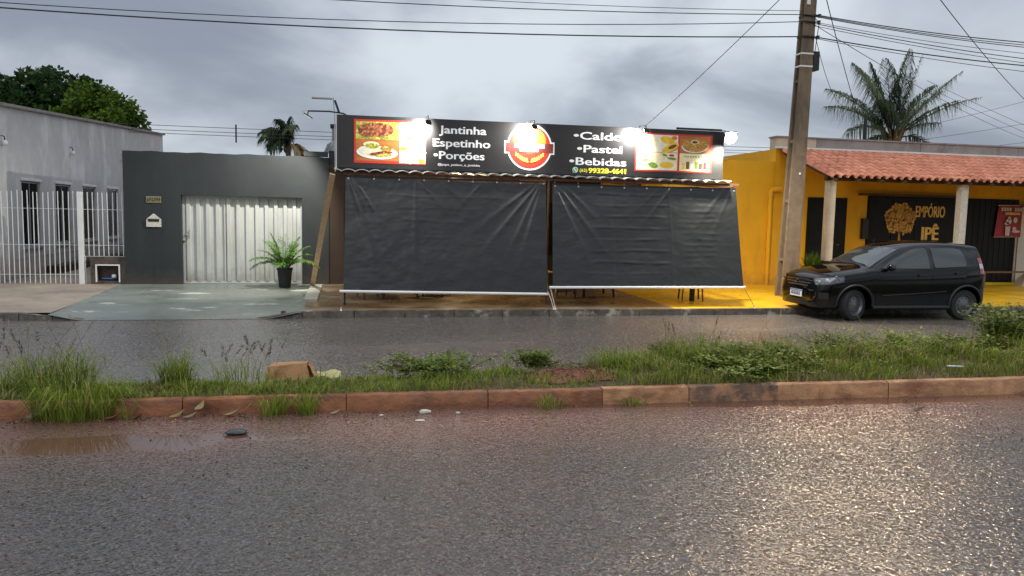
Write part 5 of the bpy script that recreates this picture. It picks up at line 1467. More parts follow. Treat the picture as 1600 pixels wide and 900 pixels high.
for sgn in (-1, 1):
    for nm, pl in (('front_door', FD), ('rear_door', RD)):
        dro = patch(pl, .004, sgn, 3, .012).build(nm, 'car_paint', car)
        smooth_angle(dro, 40)
        hx = .21 if nm == 'front_door' else 1.0
        hz = .86 if nm == 'front_door' else .90
        yy = sgn * (side_y(hx, hz) + .022)
        MB().bevbox(hx - .095, hx + .07, yy - .014, yy + .014, hz - .018, hz + .020, .008).build('handle', 'car_plastic', dro)
    fr_ = MB()
    for nm, pl in (('side_window', GF), ('side_window', GR)):
        wo = patch(pl, .006, sgn, 3).build(nm, 'car_glass', car, smooth=True)
        ed = MB().tube([(x, sgn * (side_y(x, z) + .006), z) for x, z in pl + [pl[0]]], .008, 6, caps=False)
        ed.build('seal', 'car_plastic', wo)
    MB().tube([(x, sgn * (side_y(x, .26) + .004), .255) for x in [lerp(-.80, .82, i / 10) for i in range(11)]], .035, 8).build('sill', 'car_plastic', car)
    for ax in (FAX, RAX):
        fl_ = MB().tube([(x, sgn * (min(.83, side_y(x, max(.25, min(z, .75))) + .006)), z) for x, z in arc(ax, .362, -.08, math.pi + .08, 20)], .024, 6)
        fo = fl_.build('wheel_arch', 'car_plastic', car); smooth_angle(fo, 60)
    # crease along the lower doors
    MB().tube([(x, sgn * (side_y(x, .47 + .06 * (x + .7)) + .003), .47 + .06 * (x + .7)) for x in [lerp(-.6, .74, i / 10) for i in range(11)]], .009, 6).build('rub_strip', 'car_plastic', car)
    # mirror
    my = side_y(-.56, 1.0)
    mi_ = MB()
    mi_.lathe([(.0, -.085), (.045, -.075), (.075, -.03), (.08, .02), (.065, .065), (.0, .085)], (0, 0, 0), 12)
    mi_.v = [(-.53 + p[0] * .75 + .02, sgn * (my + .115 + p[2] * 1.05), 1.015 + p[1] * .92) for p in mi_.v]
    mo = mi_.build('mirror', 'car_paint', car, smooth=True)
    MB().bar((-.55, sgn * (my - .02), .975), (-.54, sgn * (my + .08), .995), .05, .03).build('mirror_arm', 'car_plastic', mo)
    # headlight wraps the corner
    hl = MB().grid(10, 6, lambda u, v: (lambda x_: (x_, sgn * (side_y(x_, lerp(.655, .775, v) + .055 * (u ** 1.5)) + .006), lerp(.655, lerp(.785, .76, u), v) + .075 * (u ** 1.5)))(lerp(-1.835, -1.40, u ** 1.3)))
    ho = hl.build('headlight', 'lamp_clear', car, smooth=True)
    for hx, hr in ((-1.70, .052), (-1.79, .034)):
        hz = .735 if hx > -1.75 else .715
        yy = side_y(hx, hz)
        MB().lathe([(.0, 0), (hr * .6, .004), (hr, .010), (hr * .9, .016), (hr * .3, .018)], (0, 0, 0), 14).build('reflector', 'chrome', ho)
        o = bpy.context.scene.collection.objects[-1]
        o.location = (hx - .004, sgn * (yy + .004), hz)
        o.rotation_euler = (R(90) * -sgn * -1, 0, 0) if False else Vector((-.75, sgn * .66, .05)).to_track_quat('Z', 'Y').to_euler()
    # fog lamp recess
    fx = -1.79
    fgm = MB().grid(4, 4, lambda u, v: (lambda x_, z_: (x_, sgn * (side_y(x_, z_) + .006), z_))(lerp(-1.845, -1.68, u), lerp(.40, .52, v)))
    fg = fgm.build('fog_lamp_surround', 'car_plastic', car, smooth=True)
    # tail light
    tl_ = MB().grid(4, 6, lambda u, v: (lambda x_, z_: (x_, sgn * (side_y(x_, z_) + .007), z_))(lerp(1.44, 1.605 - .03 * abs(v - .5), u) + .02 * (1 - v), lerp(.90, 1.20, v)))
    to = tl_.build('tail_light', 'lamp_red', car, smooth=True)
    MB().grid(4, 2, lambda u, v: (lambda x_, z_: (x_, sgn * (side_y(x_, z_) + .010), z_))(lerp(1.455, 1.60, u), lerp(1.0, 1.09, v))).build('reverse_lens', 'lamp_white', to, smooth=True)
def top_patch(x0, x1, s0f, off, nx=14, ny=16):
    def fn(u, v):
        x = lerp(x0, x1, v)
        s = lerp(8.0 + s0f, 11.0, 1 - abs(2 * u - 1))
        y_, z_ = ringpt(x, min(10.999, s))
        return (x - off * .55, (y_ if u > .5 else -y_), z_ + off)
    return MB().grid(nx, ny, fn)
top_patch(-.84, -.20, .22, .006, 20).build('windshield', 'car_glass', car, smooth=True)
top_patch(1.535, 1.62, .3, .004, 20, 8).build('rear_window', 'car_glass', car, smooth=True)
MB().tube([(-.83, -.55, 1.045), (-.80, -.2, 1.07), (-.72, .1, 1.12)], .008, 5).build('wiper', 'car_plastic', car); MB().tube([(-.83, .0, 1.045), (-.79, .3, 1.075), (-.74, .5, 1.09)], .008, 5).build('wiper', 'car_plastic', car)
# bonnet shut line, grille, bumper, plates
gr = MB()
def front_x(y_, z_):
    """x of the nose surface at width y and height z"""
    lo_, hi2 = -1.86, -1.2
    for _ in range(24):
        m_ = (lo_ + hi2) / 2
        if side_y(m_, z_) < abs(y_) and crom(CW, m_) < abs(y_): lo_ = m_
        else: hi2 = m_
    return (lo_ + hi2) / 2
gx = lambda y_: -1.872 + .10 * (abs(y_) / .6) ** 2.4
def nose(y0, y1, z0, z1, dx, nm, mt, parent=car, thick=.03, lean=0.0):
    n = 12
    t = MB()
    for i in range(n + 1):
        y_ = lerp(y0, y1, i / n)
        for x_, z_ in ((gx(y_) - dx, z0), (gx(y_) - dx + lean, z1), (gx(y_) - dx + lean + thick, z1), (gx(y_) - dx + thick, z0)):
            t.v.append((x_, y_, z_))
    for i in range(n):
        for j in range(4):
            a, b = 4 * i + j, 4 * i + (j + 1) % 4
            t.f.append([a, b, b + 4, a + 4]); t.m.append(0)
    t.f.append([3, 2, 1, 0]); t.m.append(0); t.f.append([4 * n + j for j in range(4)]); t.m.append(0)
    o = t.build(nm, mt, parent); smooth_angle(o, 30); return o
grl = nose(-.46, .46, .60, .745, .004, 'grille', 'car_plastic', thick=.06, lean=.02)
for z_ in (.615, .665, .715):
    nose(-.44, .44, z_, z_ + .018, .016, 'bar', 'chrome' if z_ > .7 else 'rim', grl, .02)
MB().lathe([(.0, 0), (.035, .003), (.038, .012), (.0, .018)], (0, 0, 0), 14).build('badge', 'chrome', grl)
o = COL.objects[-1]; o.location = (-1.885, 0, .69); o.rotation_euler = (0, R(-90), 0)
nose(-.60, .60, .25, .36, .012, 'lower_grille', 'car_plastic', thick=.08)
nose(-.62, .62, .53, .595, .018, 'bumper_lip', 'car_paint', thick=.09)
plt_ = nose(-.20, .20, .395, .525, .030, 'number_plate', 'plate_white', thick=.012)
nose(-.198, .198, .505, .522, .034, 'plate_band', 'plate_blue', plt_, .004)
r_ = random.Random(3)
for k in range(7):
    y_ = .155 - k * .048
    q = MB(); xx = gx(y_) - .0345
    q.box(xx, xx + .004, y_ - .015, y_ - .008, .42, .49); q.box(xx, xx + .004, y_ + .006, y_ + .013, .42, .455 + .03 * (k % 2))
    q.box(xx, xx + .004, y_ - .008, y_ + .006, .448, .458); q.box(xx, xx + .004, y_ - .008, y_ + .013, .483, .491)
    q.build('plate_figure', 'plate_ink', plt_)
MB().tube([(gx(y_) + .06 + .02, y_, .80 - .03 * (abs(y_) / .6) ** 2) for y_ in [lerp(-.6, .6, i / 12) for i in range(13)]], .006, 5).build('bonnet_edge', 'car_plastic', car)
# wheels
wheel_prof = [(.12, -.09), (.19, -.092), (.235, -.092), (.272, -.088), (.288, -.070), (.292, -.03), (.292, .03), (.288, .07), (.272, .088), (.19, .09)]
def wheel(x_, y_, sgn, steer):
    tyre = MB(); n = 36
    def rot(t):
        c, s_ = math.cos(steer), math.sin(steer)
        t.v = [(x_ + p[0] * c - p[1] * s_, y_ + p[0] * s_ + p[1] * c, WR + p[2]) for p in t.v]
        return t
    for r2, w_ in wheel_prof:
        for j in range(n):
            a = 2 * math.pi * j / n
            tyre.v.append((r2 * math.cos(a), w_ * -sgn * -1, r2 * math.sin(a)))
    for i in range(len(wheel_prof) - 1):
        for j in range(n):
            a, b = i * n + j, i * n + (j + 1) % n
            tyre.f.append([a, b, b + n, a + n]); tyre.m.append(0)
    wo = rot(tyre).build('wheel', 'tyre', car); smooth_angle(wo, 40)
    rim = MB()
    yo = sgn * .088
    prof = [(.195, .004), (.185, .0), (.172, -.02), (.16, -.034), (.09, -.012), (.06, -.004), (.035, .010), (.0, .014)]
    for r2, w_ in prof:
        for j in range(n):
            a = 2 * math.pi * j / n
            rim.v.append((max(r2, .001) * math.cos(a), yo + sgn * w_, max(r2, .001) * math.sin(a)))
    for i in range(len(prof) - 1):
        for j in range(n):
            a, b = i * n + j, i * n + (j + 1) % n
            rim.f.append([a, b, b + n, a + n]); rim.m.append(0)
    ro = rot(rim).build('rim', 'rim', wo); smooth_angle(ro, 30)
    for k in range(10):
        a = 2 * math.pi * k / 10
        h_ = MB().disc_y(0, 0, .022, .012, 0, 10)
        h_.v = [(.128 * math.cos(a) + p[0] * math.cos(a + 1.57) - p[2] * math.sin(a + 1.57), yo + sgn * -.021, .128 * math.sin(a) + p[0] * math.sin(a + 1.57) + p[2] * math.cos(a + 1.57)) for p in h_.v]
        rot(h_).build('hole', 'dark_slot', wo, fix=False)
    rot(MB().box(-.004, .004, yo - .003, yo + .003, -.004, .004)).build('valve', 'chrome', wo)
for sgn in (-1, 1):
    wheel(FAX, sgn * TRK, sgn, R(17)); wheel(RAX, sgn * TRK, sgn, 0)
MB().box(-1.2, 1.3, -.48, .48, .16, .24).build('underbody', 'car_plastic', car)
MB().tube([(-.0, .42, 1.46), (.05, .42, 1.50)], .004, 5).build('aerial', 'car_plastic', car)
car.location = CLOC; car.rotation_euler = (0, 0, CROT)
car.scale = (1.03, 1.03, 1.02)

# ------------------------------------------------------------------ trees
def tree(name, label, cx, cy, z0, crown_c, crown_r, nclump, nleaf, leafs, mats, trunk_r, seed, clump_r=.75, hang=0.0):
    r = random.Random(seed)
    th = thing(name, label, 'tree', (cx, cy, z0), 'trees behind the grey house')
    C = Vector(crown_c)
    t = MB()
    top = C + Vector((0, 0, -crown_r[2] * .2))
    t.tube([(cx, cy, z0), (cx + .1, cy, lerp(z0, top.z, .45)), tuple(top)], [trunk_r, trunk_r * .8, trunk_r * .45], 10)
    centers = []
    for i in range(nclump):
        while True:
            p = Vector((r.uniform(-1, 1), r.uniform(-1, 1), r.uniform(-.8, 1)))
            if .15 < p.length < 1: break
        p = p * (0.55 + .45 * r.random()) if p.length < .6 else p
        centers.append(C + Vector((p.x * crown_r[0], p.y * crown_r[1], p.z * crown_r[2])))
    for i, c in enumerate(centers):
        if i % 4 == 0:
            m_ = top.lerp(c, .5) + Vector((r.uniform(-.2, .2), r.uniform(-.2, .2), -.15))
            t.tube([tuple(top.lerp(Vector((cx, cy, z0)), .15 * r.random())), tuple(m_), tuple(c)], [trunk_r * .32, trunk_r * .2, .02], 6)
    t.build('trunk', 'bark', th)
    cm = [MB() for _ in mats]
    for c in centers:
        cr = clump_r * r.uniform(.6, 1.2)
        tone = r.random()
        for k in range(nleaf):
            d_ = Vector((r.gauss(0, 1), r.gauss(0, 1), r.gauss(0, 1))).normalized()
            rad = cr * r.random() ** .4
            p = c + Vector((d_.x * rad, d_.y * rad, d_.z * rad * .75))
            a = (d_ * .8 + Vector((r.uniform(-1, 1), r.uniform(-1, 1), r.uniform(-.7, .7) - hang))).normalized()
            b = a.cross(Vector((r.uniform(-1, 1), r.uniform(-1, 1), r.uniform(-.2, 1)))).normalized()
            L = leafs * r.uniform(.7, 1.3)
            w_ = L * .38
            q = r.random() * .6 + tone * .4
            mi = 0 if q < .45 else (1 if q < .72 else 2)
            cm[mi].add([p, p + a * L * .5 + b * w_, p + a * L, p + a * L * .5 - b * w_], [(0, 1, 2, 3)])
    for m_, mt in zip(cm, mats): m_.build('crown', mt, th, fix=False)
MG = ('mango_a', 'mango_b', 'mango_c')
tree('mango_tree', 'broad dark mango tree rising behind the left end of the grey house', -14.4, 43, -.05, (-14.3, 43, 6.35), (2.4, 2.2, 2.4), 80, 170, .25, MG, .38, 3, .58)
tree('mango_tree', 'dark mango tree cut off by the left edge of the photo', -17.8, 43.5, -.05, (-17.8, 43.5, 6.2), (2.1, 2.0, 2.3), 55, 160, .25, MG, .35, 4, .58)
tree('broadleaf_tree', 'light green rounded tree behind the end of the grey house', -11.7, 40, -.05, (-11.55, 40, 5.35), (1.75, 1.7, 2.0), 50, 330, .19, ('lime_a', 'lime_b', 'lime_c'), .25, 5, .6, .5)
tree('broadleaf_tree', 'low dark shrubby tree between the mango and the light green tree', -13.2, 41, -.05, (-13.2, 41, 4.7), (1.5, 1.2, 1.1), 24, 220, .22, ('mango_b', 'lime_c', 'mango_a'), .2, 6, .55)

# ------------------------------------------------------------------ palms
pt = thing('coconut_palm', 'tall ragged coconut palm rising behind the shop parapet', 'palm tree', (23.2, 30, -.05))
MB().tube([(23.35, 30, -.05), (23.3, 30, 3.0), (23.2, 30, 5.5)], [.24, .19, .17], 12).build('trunk', 'palm_bark', pt)
pc = Vector((23.15, 30, 5.55))
# (dx, dz of the tip, depth direction, leaflet length, droop, thinning, kind)
fr_list = [(-3.3, 1.35, -.3, .75, .75, .0, 0), (-2.7, 2.15, .4, .75, .7, .0, 0), (-2.3, 2.75, -.8, .7, .55, .1, 1), (-1.45, 3.15, .4, .95, .85, .0, 0), (-1.1, 3.05, -.8, .95, .7, .0, 2), (-.55, 3.2, .8, .9, .45, .0, 2),
           (.1, 3.45, -.6, .9, .3, .05, 0), (.5, 3.05, .9, .8, .3, .1, 2), (1.35, 3.55, .2, .35, .15, .45, 1), (2.6, 2.85, -.5, .6, .35, .25, 1), (2.75, 2.25, .7, .6, .4, .3, 1), (3.75, 1.95, -.3, .6, .45, .4, 1), (2.6, .85, .5, .7, .5, .45, 1),
           (-2.6, .2, -.6, .8, 1.0, .1, 0), (1.9, 1.6, -1.2, .7, .6, .3, 0), (-1.7, 1.5, -1.4, .8, .8, .0, 2), (.4, 2.0, -1.6, .8, .6, .1, 0), (-.6, 2.4, -1.2, .9, .6, .0, 2)]
for i, (dx, dz, dy, ll, dr_, th_, kd) in enumerate(fr_list):
    L = math.sqrt(dx * dx + dz * dz + dy * dy) * 1.05
    d0 = Vector((dx / L, dy / L, dz / L + dr_ * .55))
    f = MB()
    pinnate(f, pc + Vector((dx * .03, dy * .03, 0)), d0, L, dr_ * 1.15, 70, ll * 1.25, width=.034, seed=40 + i, ang=.75, hang=1.15, r0=.04, thin=th_)
    f.build('frond', ('palm_a', 'palm_b', 'palm_c')[kd], pt, fix=False)
for i, (dx, L) in enumerate(((-3.0, 3.0), (2.3, 2.5))):      # old fronds bent over and hanging
    f = MB()
    pinnate(f, pc + Vector((0, -.2, -.1)), Vector((dx, -.3, 1.5)), L, 2.0, 46, .7, width=.06, seed=80 + i, ang=.6, hang=1.6, r0=.035)
    f.build('frond', 'palm_b' if i else 'palm_c', pt, fix=False)
bs = MB()
for i in range(10):
    a = i * .63
    bs.tube([(23.18, 30, 5.0), (23.18 + .28 * math.cos(a), 30 + .28 * math.sin(a), 5.45), (23.18 + .55 * math.cos(a), 30 + .5 * math.sin(a), 6.1)], [.09, .08, .03], 5)
bs.build('frond_bases', 'dry_frond', pt)
pb = thing('windblown_palm', 'small dark palm bent by wind above the garage wall', 'palm tree', (-3.2, 45, -.05))
MB().tube([(-3.3, 45, -.05), (-3.25, 45, 5.4)], [.2, .14], 10).build('trunk', 'palm_bark', pb)
wr = random.Random(12)
for i in range(26):
    u = i / 25
    dx = lerp(-.62, .55, wr.random()); dz = wr.uniform(.7, 2.4)
    f = MB()
    dry = i % 6 == 5
    if dry: dx, dz = wr.uniform(.5, 1.0), wr.uniform(.1, .8)
    # wind from the right: fronds swept up and over to the left
    pinnate(f, (-3.25, 45, 5.35), Vector((dx - .15, wr.uniform(-.7, .7), dz)), wr.uniform(1.3, 1.95), 1.9 if not dry else 2.3, 40, .75, width=.075, seed=120 + i, ang=.55, hang=.9, r0=.03)
    f.build('frond', 'dry_frond' if dry else ('palm_a', 'palm_c', 'palm_c')[i % 3], pb, fix=False)

# ------------------------------------------------------------------ grass and weeds on the median
def blade(mb, b, h_, az, lean, w_, mi, curl=.5):
    d_ = Vector((math.cos(az), math.sin(az), 0)); s_ = Vector((-math.sin(az), math.cos(az), 0)) * w_ * .5
    p1 = b + d_ * lean * h_ * .35 + Vector((0, 0, h_ * .55)); p2 = b + d_ * lean * h_ * (.9 + curl * .3) + Vector((0, 0, h_ * (1 - curl * lean * .55)))
    mb.add([b - s_, b + s_, p1 + s_ * .8, p1 - s_ * .8, p2], [(0, 1, 2, 3), (3, 2, 4)], mi)
GM = ['grass_a', 'grass_b', 'grass_c', 'grass_dry', 'weed_brown']
from mathutils import noise as mnoise
gr_ = random.Random(17)
dirt_c = [(2.36, 8.05, .34, .40), (2.15, 8.32, .28, .2), (3.15, 7.75, .2, .1), (5.6, 8.6, .35, .16), (0.0, 8.55, .3, .08)]
def grass_field(name, label, n, x0, x1, hs, seed):
    r = random.Random(seed); t = MB()
    k = 0
    while k < n:
        x = r.uniform(x0, x1); y = r.uniform(KY(x) + .10, MFAR(x) - .02)
        if any(((x - a) / c) ** 2 + ((y - b) / d_) ** 2 < r.uniform(.5, 1.2) for a, b, c, d_ in dirt_c): continue
        dn = mnoise.noise((x * 1.6, y * 2.2, 3)) * .5 + mnoise.noise((x * 4.5, y * 5, 7)) * .35
        if r.random() > .72 + dn * 1.1: k += .4; continue
        h_ = hs(x, y) * r.uniform(.45, 1.25) * (1 + dn * .8)
        q = r.random() + dn * .35
        mi = 2 if q < .28 else (0 if q < .62 else (1 if q < .95 else 3))
        if r.random() < .06: mi = 3
        dry_ = mnoise.noise((x * 2.4, y * 3.2, 11))
        if dry_ > .12 and r.random() < min(.75, (dry_ - .12) * 3.2): mi = r.choice((3, 4, 3, 2)); h_ *= .75
        if r.random() < .035: h_ *= r.uniform(1.8, 3.0)
        blade(t, Vector((x, y, med_z(x, y) - .01)), h_, r.uniform(0, 6.28), r.uniform(.2, 1.1), r.uniform(.005, .010), mi)
        k += 1
    return tag(t.build(name, GM, fix=False), label, 'grass', kind='stuff')
hleft = lambda x, y: .07 + .03 * (mnoise.noise((x * 1.3, y, 1)) + .5)
def hright(x, y):
    t_ = min(1, max(0, (y - KY(x) - .1) / (MFAR(x) - KY(x) - .1)))
    g = interp([(-1, .10), (1, .10), (2.2, .09), (3.0, .17), (4, .20), (7, .20), (9, .22), (24, .2)], x)
    return g * (.55 + .65 * t_) * (1 + .5 * mnoise.noise((x * 1.1, y * 1.5, 4)))
grass_field('grass', 'short green grass on the left half of the median', 17000, -4.2, 1.2, hleft, 1)
grass_field('grass', 'lush green grass on the right half of the median', 30000, 1.2, 10.5, hright, 2)
grass_field('grass', 'grass on the median beyond the right edge', 9000, 10.5, 22, hright, 3)
grass_field('grass', 'grass on the median beyond the left edge', 6000, -12, -4.2, hleft, 4)

def clump(label, x, y, z, n, h_, spread, seed, stalks=0, dry=.06, pale=False):
    r = random.Random(seed)
    th = thing('grass_clump', label, 'grass clump', (x, y, z), 'tall grass clumps')
    t = MB()
    for i in range(n):
        a = r.uniform(0, 6.28); q = spread * math.sqrt(r.random())
        b = Vector((x + q * math.cos(a) * 1.15, y + q * math.sin(a) * .6, z))
        hh = h_ * r.uniform(.45, 1.15) * (1 - .35 * q / spread)
        # two part long blade
        az = a + r.uniform(-1.2, 1.2); ln = r.uniform(.1, 1.25) ** 1.2
        d_ = Vector((math.cos(az), math.sin(az), 0)); w_ = r.uniform(.004, .0095)
        s_ = Vector((-math.sin(az), math.cos(az), 0)) * w_ * .5
        p1 = b + d_ * ln * hh * .22 + Vector((0, 0, hh * .48)); p2 = b + d_ * ln * hh * .62 + Vector((0, 0, hh * .86)); p3 = b + d_ * ln * hh * 1.12 + Vector((0, 0, hh * (1.0 - .42 * ln)))
        mi = 3 if r.random() < dry else r.choice((0, 1, 1, 2, 0))
        t.add([b - s_, b + s_, p1 + s_, p1 - s_, p2 + s_ * .7, p2 - s_ * .7, p3], [(0, 1, 2, 3), (3, 2, 4, 5), (5, 4, 6)], mi)
    tag(t.build('blades', GM, th, fix=False), kind='stuff')
    if stalks:
        sk, sd = MB(), MB()
        for i in range(stalks):
            a = r.uniform(0, 6.28); ln = r.uniform(.1, .5); hh = h_ * r.uniform(.9, 1.45)
            b = Vector((x + r.uniform(-1, 1) * spread * 1.2, y + r.uniform(-.6, .6) * spread, z)); d_ = Vector((math.cos(a), math.sin(a) * .6, 0))
            pts = [b + d_ * ln * hh * u * u + Vector((0, 0, hh * u * (1 - .12 * u * ln))) for u in (0, .35, .7, 1)]
            sk.tube([tuple(p) for p in pts], .0022, 3, caps=False)
            e = pts[-1]; tn = (pts[-1] - pts[-2]).normalized()
            for k in range(26):
                o_ = Vector((r.gauss(0, 1), r.gauss(0, 1), r.gauss(0, 1))).normalized()
                p = e + tn * r.uniform(-.06, .05) + o_ * .008
                q2 = p + (tn + o_ * .9).normalized() * r.uniform(.015, .042); sv = tn.cross(o_).normalized() * .004
                sd.add([p - sv, p + sv, q2], [(0, 1, 2)])
        tag(sk.build('stalks', 'grass_dry', th, fix=False), kind='stuff'); tag(sd.build('seed_heads', 'seed_pale' if pale else 'seed_dark', th, fix=False), kind='stuff')
clump('big tall grass clump growing over the kerb at the left end', -2.42, 7.46, .0, 520, .50, .30, 1, 14, pale=True)
clump('tall grass clump behind the big one on the left end of median', -2.72, 8.0, .13, 420, .50, .30, 11, 12, pale=True)
clump('upright grass clump standing alone on the left median before the driveway', -1.70, 8.22, .13, 210, .42, .13, 2, 6, pale=True)
clump('sparse purple seeded grass left of the cardboard', -1.05, 8.35, .12, 60, .30, .28, 3, 16)
clump('sparse purple seeded grass at the left edge of the photo', -3.35, 8.2, .12, 120, .38, .34, 4, 16)
clump('pair of grass tufts at the kerb foot below the cardboard, left one', -.68, 7.335, .0, 110, .30, .10, 5)
clump('pair of grass tufts at the kerb foot below the cardboard, right one', -.38, 7.33, .0, 90, .30, .08, 6)
clump('dry little tuft at the foot of the middle kerb', 1.96, 7.27, .0, 90, .17, .12, 7, 0, .5)
clump('flattened dry tuft at the kerb foot right of the middle', 2.82, 7.25, .0, 70, .12, .13, 8, 0, .45)
clump('grass tuft between stones and big clump at kerb foot', -1.95, 7.36, .0, 22, .30, .05, 9)
clump('broad bladed yellowish grass at the right edge of the median', 8.35, 7.95, .17, 120, .42, .16, 10)
clump('bright green grass hump right of the dirt patch', 2.95, 8.25, .18, 320, .30, .28, 12)
clump('bright green grass hump in the middle of the right median', 4.15, 8.55, .2, 380, .34, .42, 13, 5)

def weed(label, x, y, z, h_, spread, nst, seed, mats, leafs=.06, nl=26):
    r = random.Random(seed)
    th = thing('leafy_weed', label, 'weed', (x, y, z), 'leafy weeds on the median')
    st_, lv = MB(), [MB() for _ in mats]
    for i in range(nst):
        a = r.uniform(0, 6.28); ln = r.uniform(.1, 1.0); hh = h_ * r.uniform(.55, 1.15)
        b = Vector((x + r.gauss(0, .35) * spread, y + r.gauss(0, .25) * spread, z)); d_ = Vector((math.cos(a), math.sin(a) * .7, 0)) * spread * ln
        pts = [b + d_ * u ** 1.3 + Vector((0, 0, hh * u)) for u in (0, .35, .7, 1)]
        st_.tube([tuple(p) for p in pts], [.005, .004, .003, .0015], 4, caps=False)
        for k in range(nl):
            u = .15 + .85 * r.random(); j = min(2, int(u * 3)); p = pts[j].lerp(pts[j + 1], u * 3 - j)
            a2 = r.uniform(0, 6.28); l_ = Vector((math.cos(a2), math.sin(a2), r.uniform(-.2, .5))).normalized()
            p = p + l_ * r.uniform(0, .05)
            s_ = l_.cross(Vector((r.uniform(-.4, .4), r.uniform(-.4, .4), 1))).normalized(); L = leafs * r.uniform(.6, 1.25)
            r.choice(lv).add([p, p + l_ * L * .5 + s_ * L * .28, p + l_ * L, p + l_ * L * .5 - s_ * L * .28], [(0, 1, 2, 3)])
    tag(st_.build('stems', 'weed_brown', th, fix=False), kind='stuff')
    for m_, mt in zip(lv, mats): tag(m_.build('leaves', mt, th, fix=False), kind='stuff')
WM = ('weed_a', 'weed_b', 'weed_c')
weed('bushy dark green weed left of the middle of the median', .90, 8.40, .14, .20, .55, 44, 1, WM, .05, 55)
weed('low trailing weed beside the middle bush', .52, 8.42, .14, .15, .28, 14, 2, ('weed_a', 'weed_b', 'weed_brown'), .05)
weed('low leafy weed on top of the dirt patch', 2.12, 8.45, .15, .20, .32, 30, 3, WM, .05, 44)
weed('dense dark leafy weed before the front of the car', 4.75, 8.3, .2, .19, .85, 80, 4, WM, .055, 40)
weed('dark broad leaved weed at the kerb below the car front', 4.4, 7.85, .2, .12, .75, 60, 5, ('weed_a', 'weed_c', 'weed_b'), .065, 40)
weed('upright leafy weed below the front wheel of the car', 6.1, 8.75, .17, .28, .5, 40, 6, WM, .05, 40)
weed('brownish tangled weed under the middle of the car', 6.4, 8.3, .2, .18, .80, 60, 7, ('weed_brown', 'weed_a', 'weed_brown'), .05)
weed('tall leafy weed bush at the right edge below the car rear', 8.75, 8.75, .2, .58, .55, 76, 8, WM, .07, 50)
weed('leafy weed in front of the tall bush on the right median', 7.95, 8.35, .2, .24, .75, 60, 9, ('weed_a', 'weed_b', 'weed_brown'), .06, 40)
weed('yellowish leafy weed under the rear wheel of the car', 7.2, 8.7, .2, .24, .7, 50, 10, ('weed_b', 'weed_a', 'grass_b'), .06, 44)
weed('reddish low weed above the dark painted kerb stone', 3.75, 8.6, .2, .22, .40, 24, 12, ('weed_brown', 'weed_a', 'weed_c'), .05)

# red dirt patch on the median
r_ = random.Random(55)
dp = MB().grid(26, 20, lambda u, v: (lambda x, y: (x, y, med_z(x, y) + .004 + .035 * max(0, 1 - ((x - 2.34) / .38) ** 2 - ((y - 8.1) / .44) ** 2) + r_.uniform(0, .014)))(lerp(1.92, 2.78, u), lerp(7.62, 8.56, v)))
tag(dp.build('dirt_mound', 'red_dirt', at=(2.35, 8.1, .15), fix=False), 'small mound of red earth and dry twigs on the median', 'dirt mound')
tw_ = MB()
for i in range(90):
    x, y = r_.gauss(2.36, .17), r_.gauss(8.0, .18); a = r_.uniform(0, 3.14); L = r_.uniform(.03, .12)
    z_ = med_z(x, y) + .06 + r_.uniform(-.02, .05)
    tw_.tube([(x, y, z_), (x + L * math.cos(a), y + L * math.sin(a), z_ + r_.uniform(-.03, .03))], .003, 3)
tag(tw_.build('twigs', 'weed_brown', at=(2.36, 8.0, .2)), 'dry brown twigs scattered over the red earth mound', 'twigs', kind='stuff')

cl = MB()
for i in range(160):
    x, y = r_.gauss(2.34, .17), r_.gauss(8.08, .2); q = r_.uniform(.008, .03); z_ = med_z(x, y) + .03
    cl.add([(x - q, y - q * .6, z_ - q), (x + q, y - q * .5, z_ - q), (x + q * .2, y + q, z_ - q), (x + r_.uniform(-.5, .5) * q, y, z_ + q)], [(0, 1, 3), (1, 2, 3), (2, 0, 3)])
tag(cl.build('clods', 'red_dirt', at=(2.34, 8.08, .2)), 'crumbled red clods on the earth mound', 'clods', kind='stuff')
# ------------------------------------------------------------------ litter
cbx = thing('cardboard_box', 'crumpled brown cardboard box lying on the far edge of the median', 'cardboard', (-.56, 8.5, .1))
ct = MB().add([(-.86, 8.38, .10), (-.42, 8.36, .10), (-.36, 8.62, .09), (-.80, 8.66, .09), (-.84, 8.42, .24), (-.43, 8.40, .285), (-.39, 8.58, .27), (-.76, 8.62, .25)],
         [(0, 3, 2, 1), (4, 5, 6, 7), (0, 1, 5, 4), (1, 2, 6, 5), (2, 3, 7, 6), (3, 0, 4, 7)])
bm = bmesh.new(); bv = [bm.verts.new(p) for p in ct.v]
for f in ct.f: bm.faces.new([bv[i] for i in f])
bmesh.ops.subdivide_edges(bm, edges=list(bm.edges), cuts=5, use_grid_fill=True)
for v in bm.verts:
    nv = mnoise.noise_vector(v.co * 9) * .018 + mnoise.noise_vector(v.co * 25) * .006
    v.co += nv
bm.verts.index_update()
ct.v = [tuple(v.co) for v in bm.verts]; ct.f = [[v.index for v in f.verts] for f in bm.faces]; ct.m = [0] * len(ct.f); bm.free()
ct.build('carton', 'cardboard', cbx)
MB().grid(4, 4, lambda u, v: (lerp(-.42, -.34, u) + .01 * math.sin(v * 9), lerp(8.37, 8.56, v), lerp(.27, .12, u) + .012 * math.sin(u * 8 + v * 5))).build('flap', 'cardboard', cbx)
pg = MB().grid(8, 4, lambda u, v: (lerp(-.33, -.08, u), lerp(8.38, 8.48, v), .125 + .02 * math.sin(u * 7) * math.sin(v * 3 + 1) + .05 * v))
tag(pg.build('paper_sheet', 'paper_yellow', at=(-.15, 8.43, .12)), 'yellowed flat sheet beside the cardboard box', 'litter')
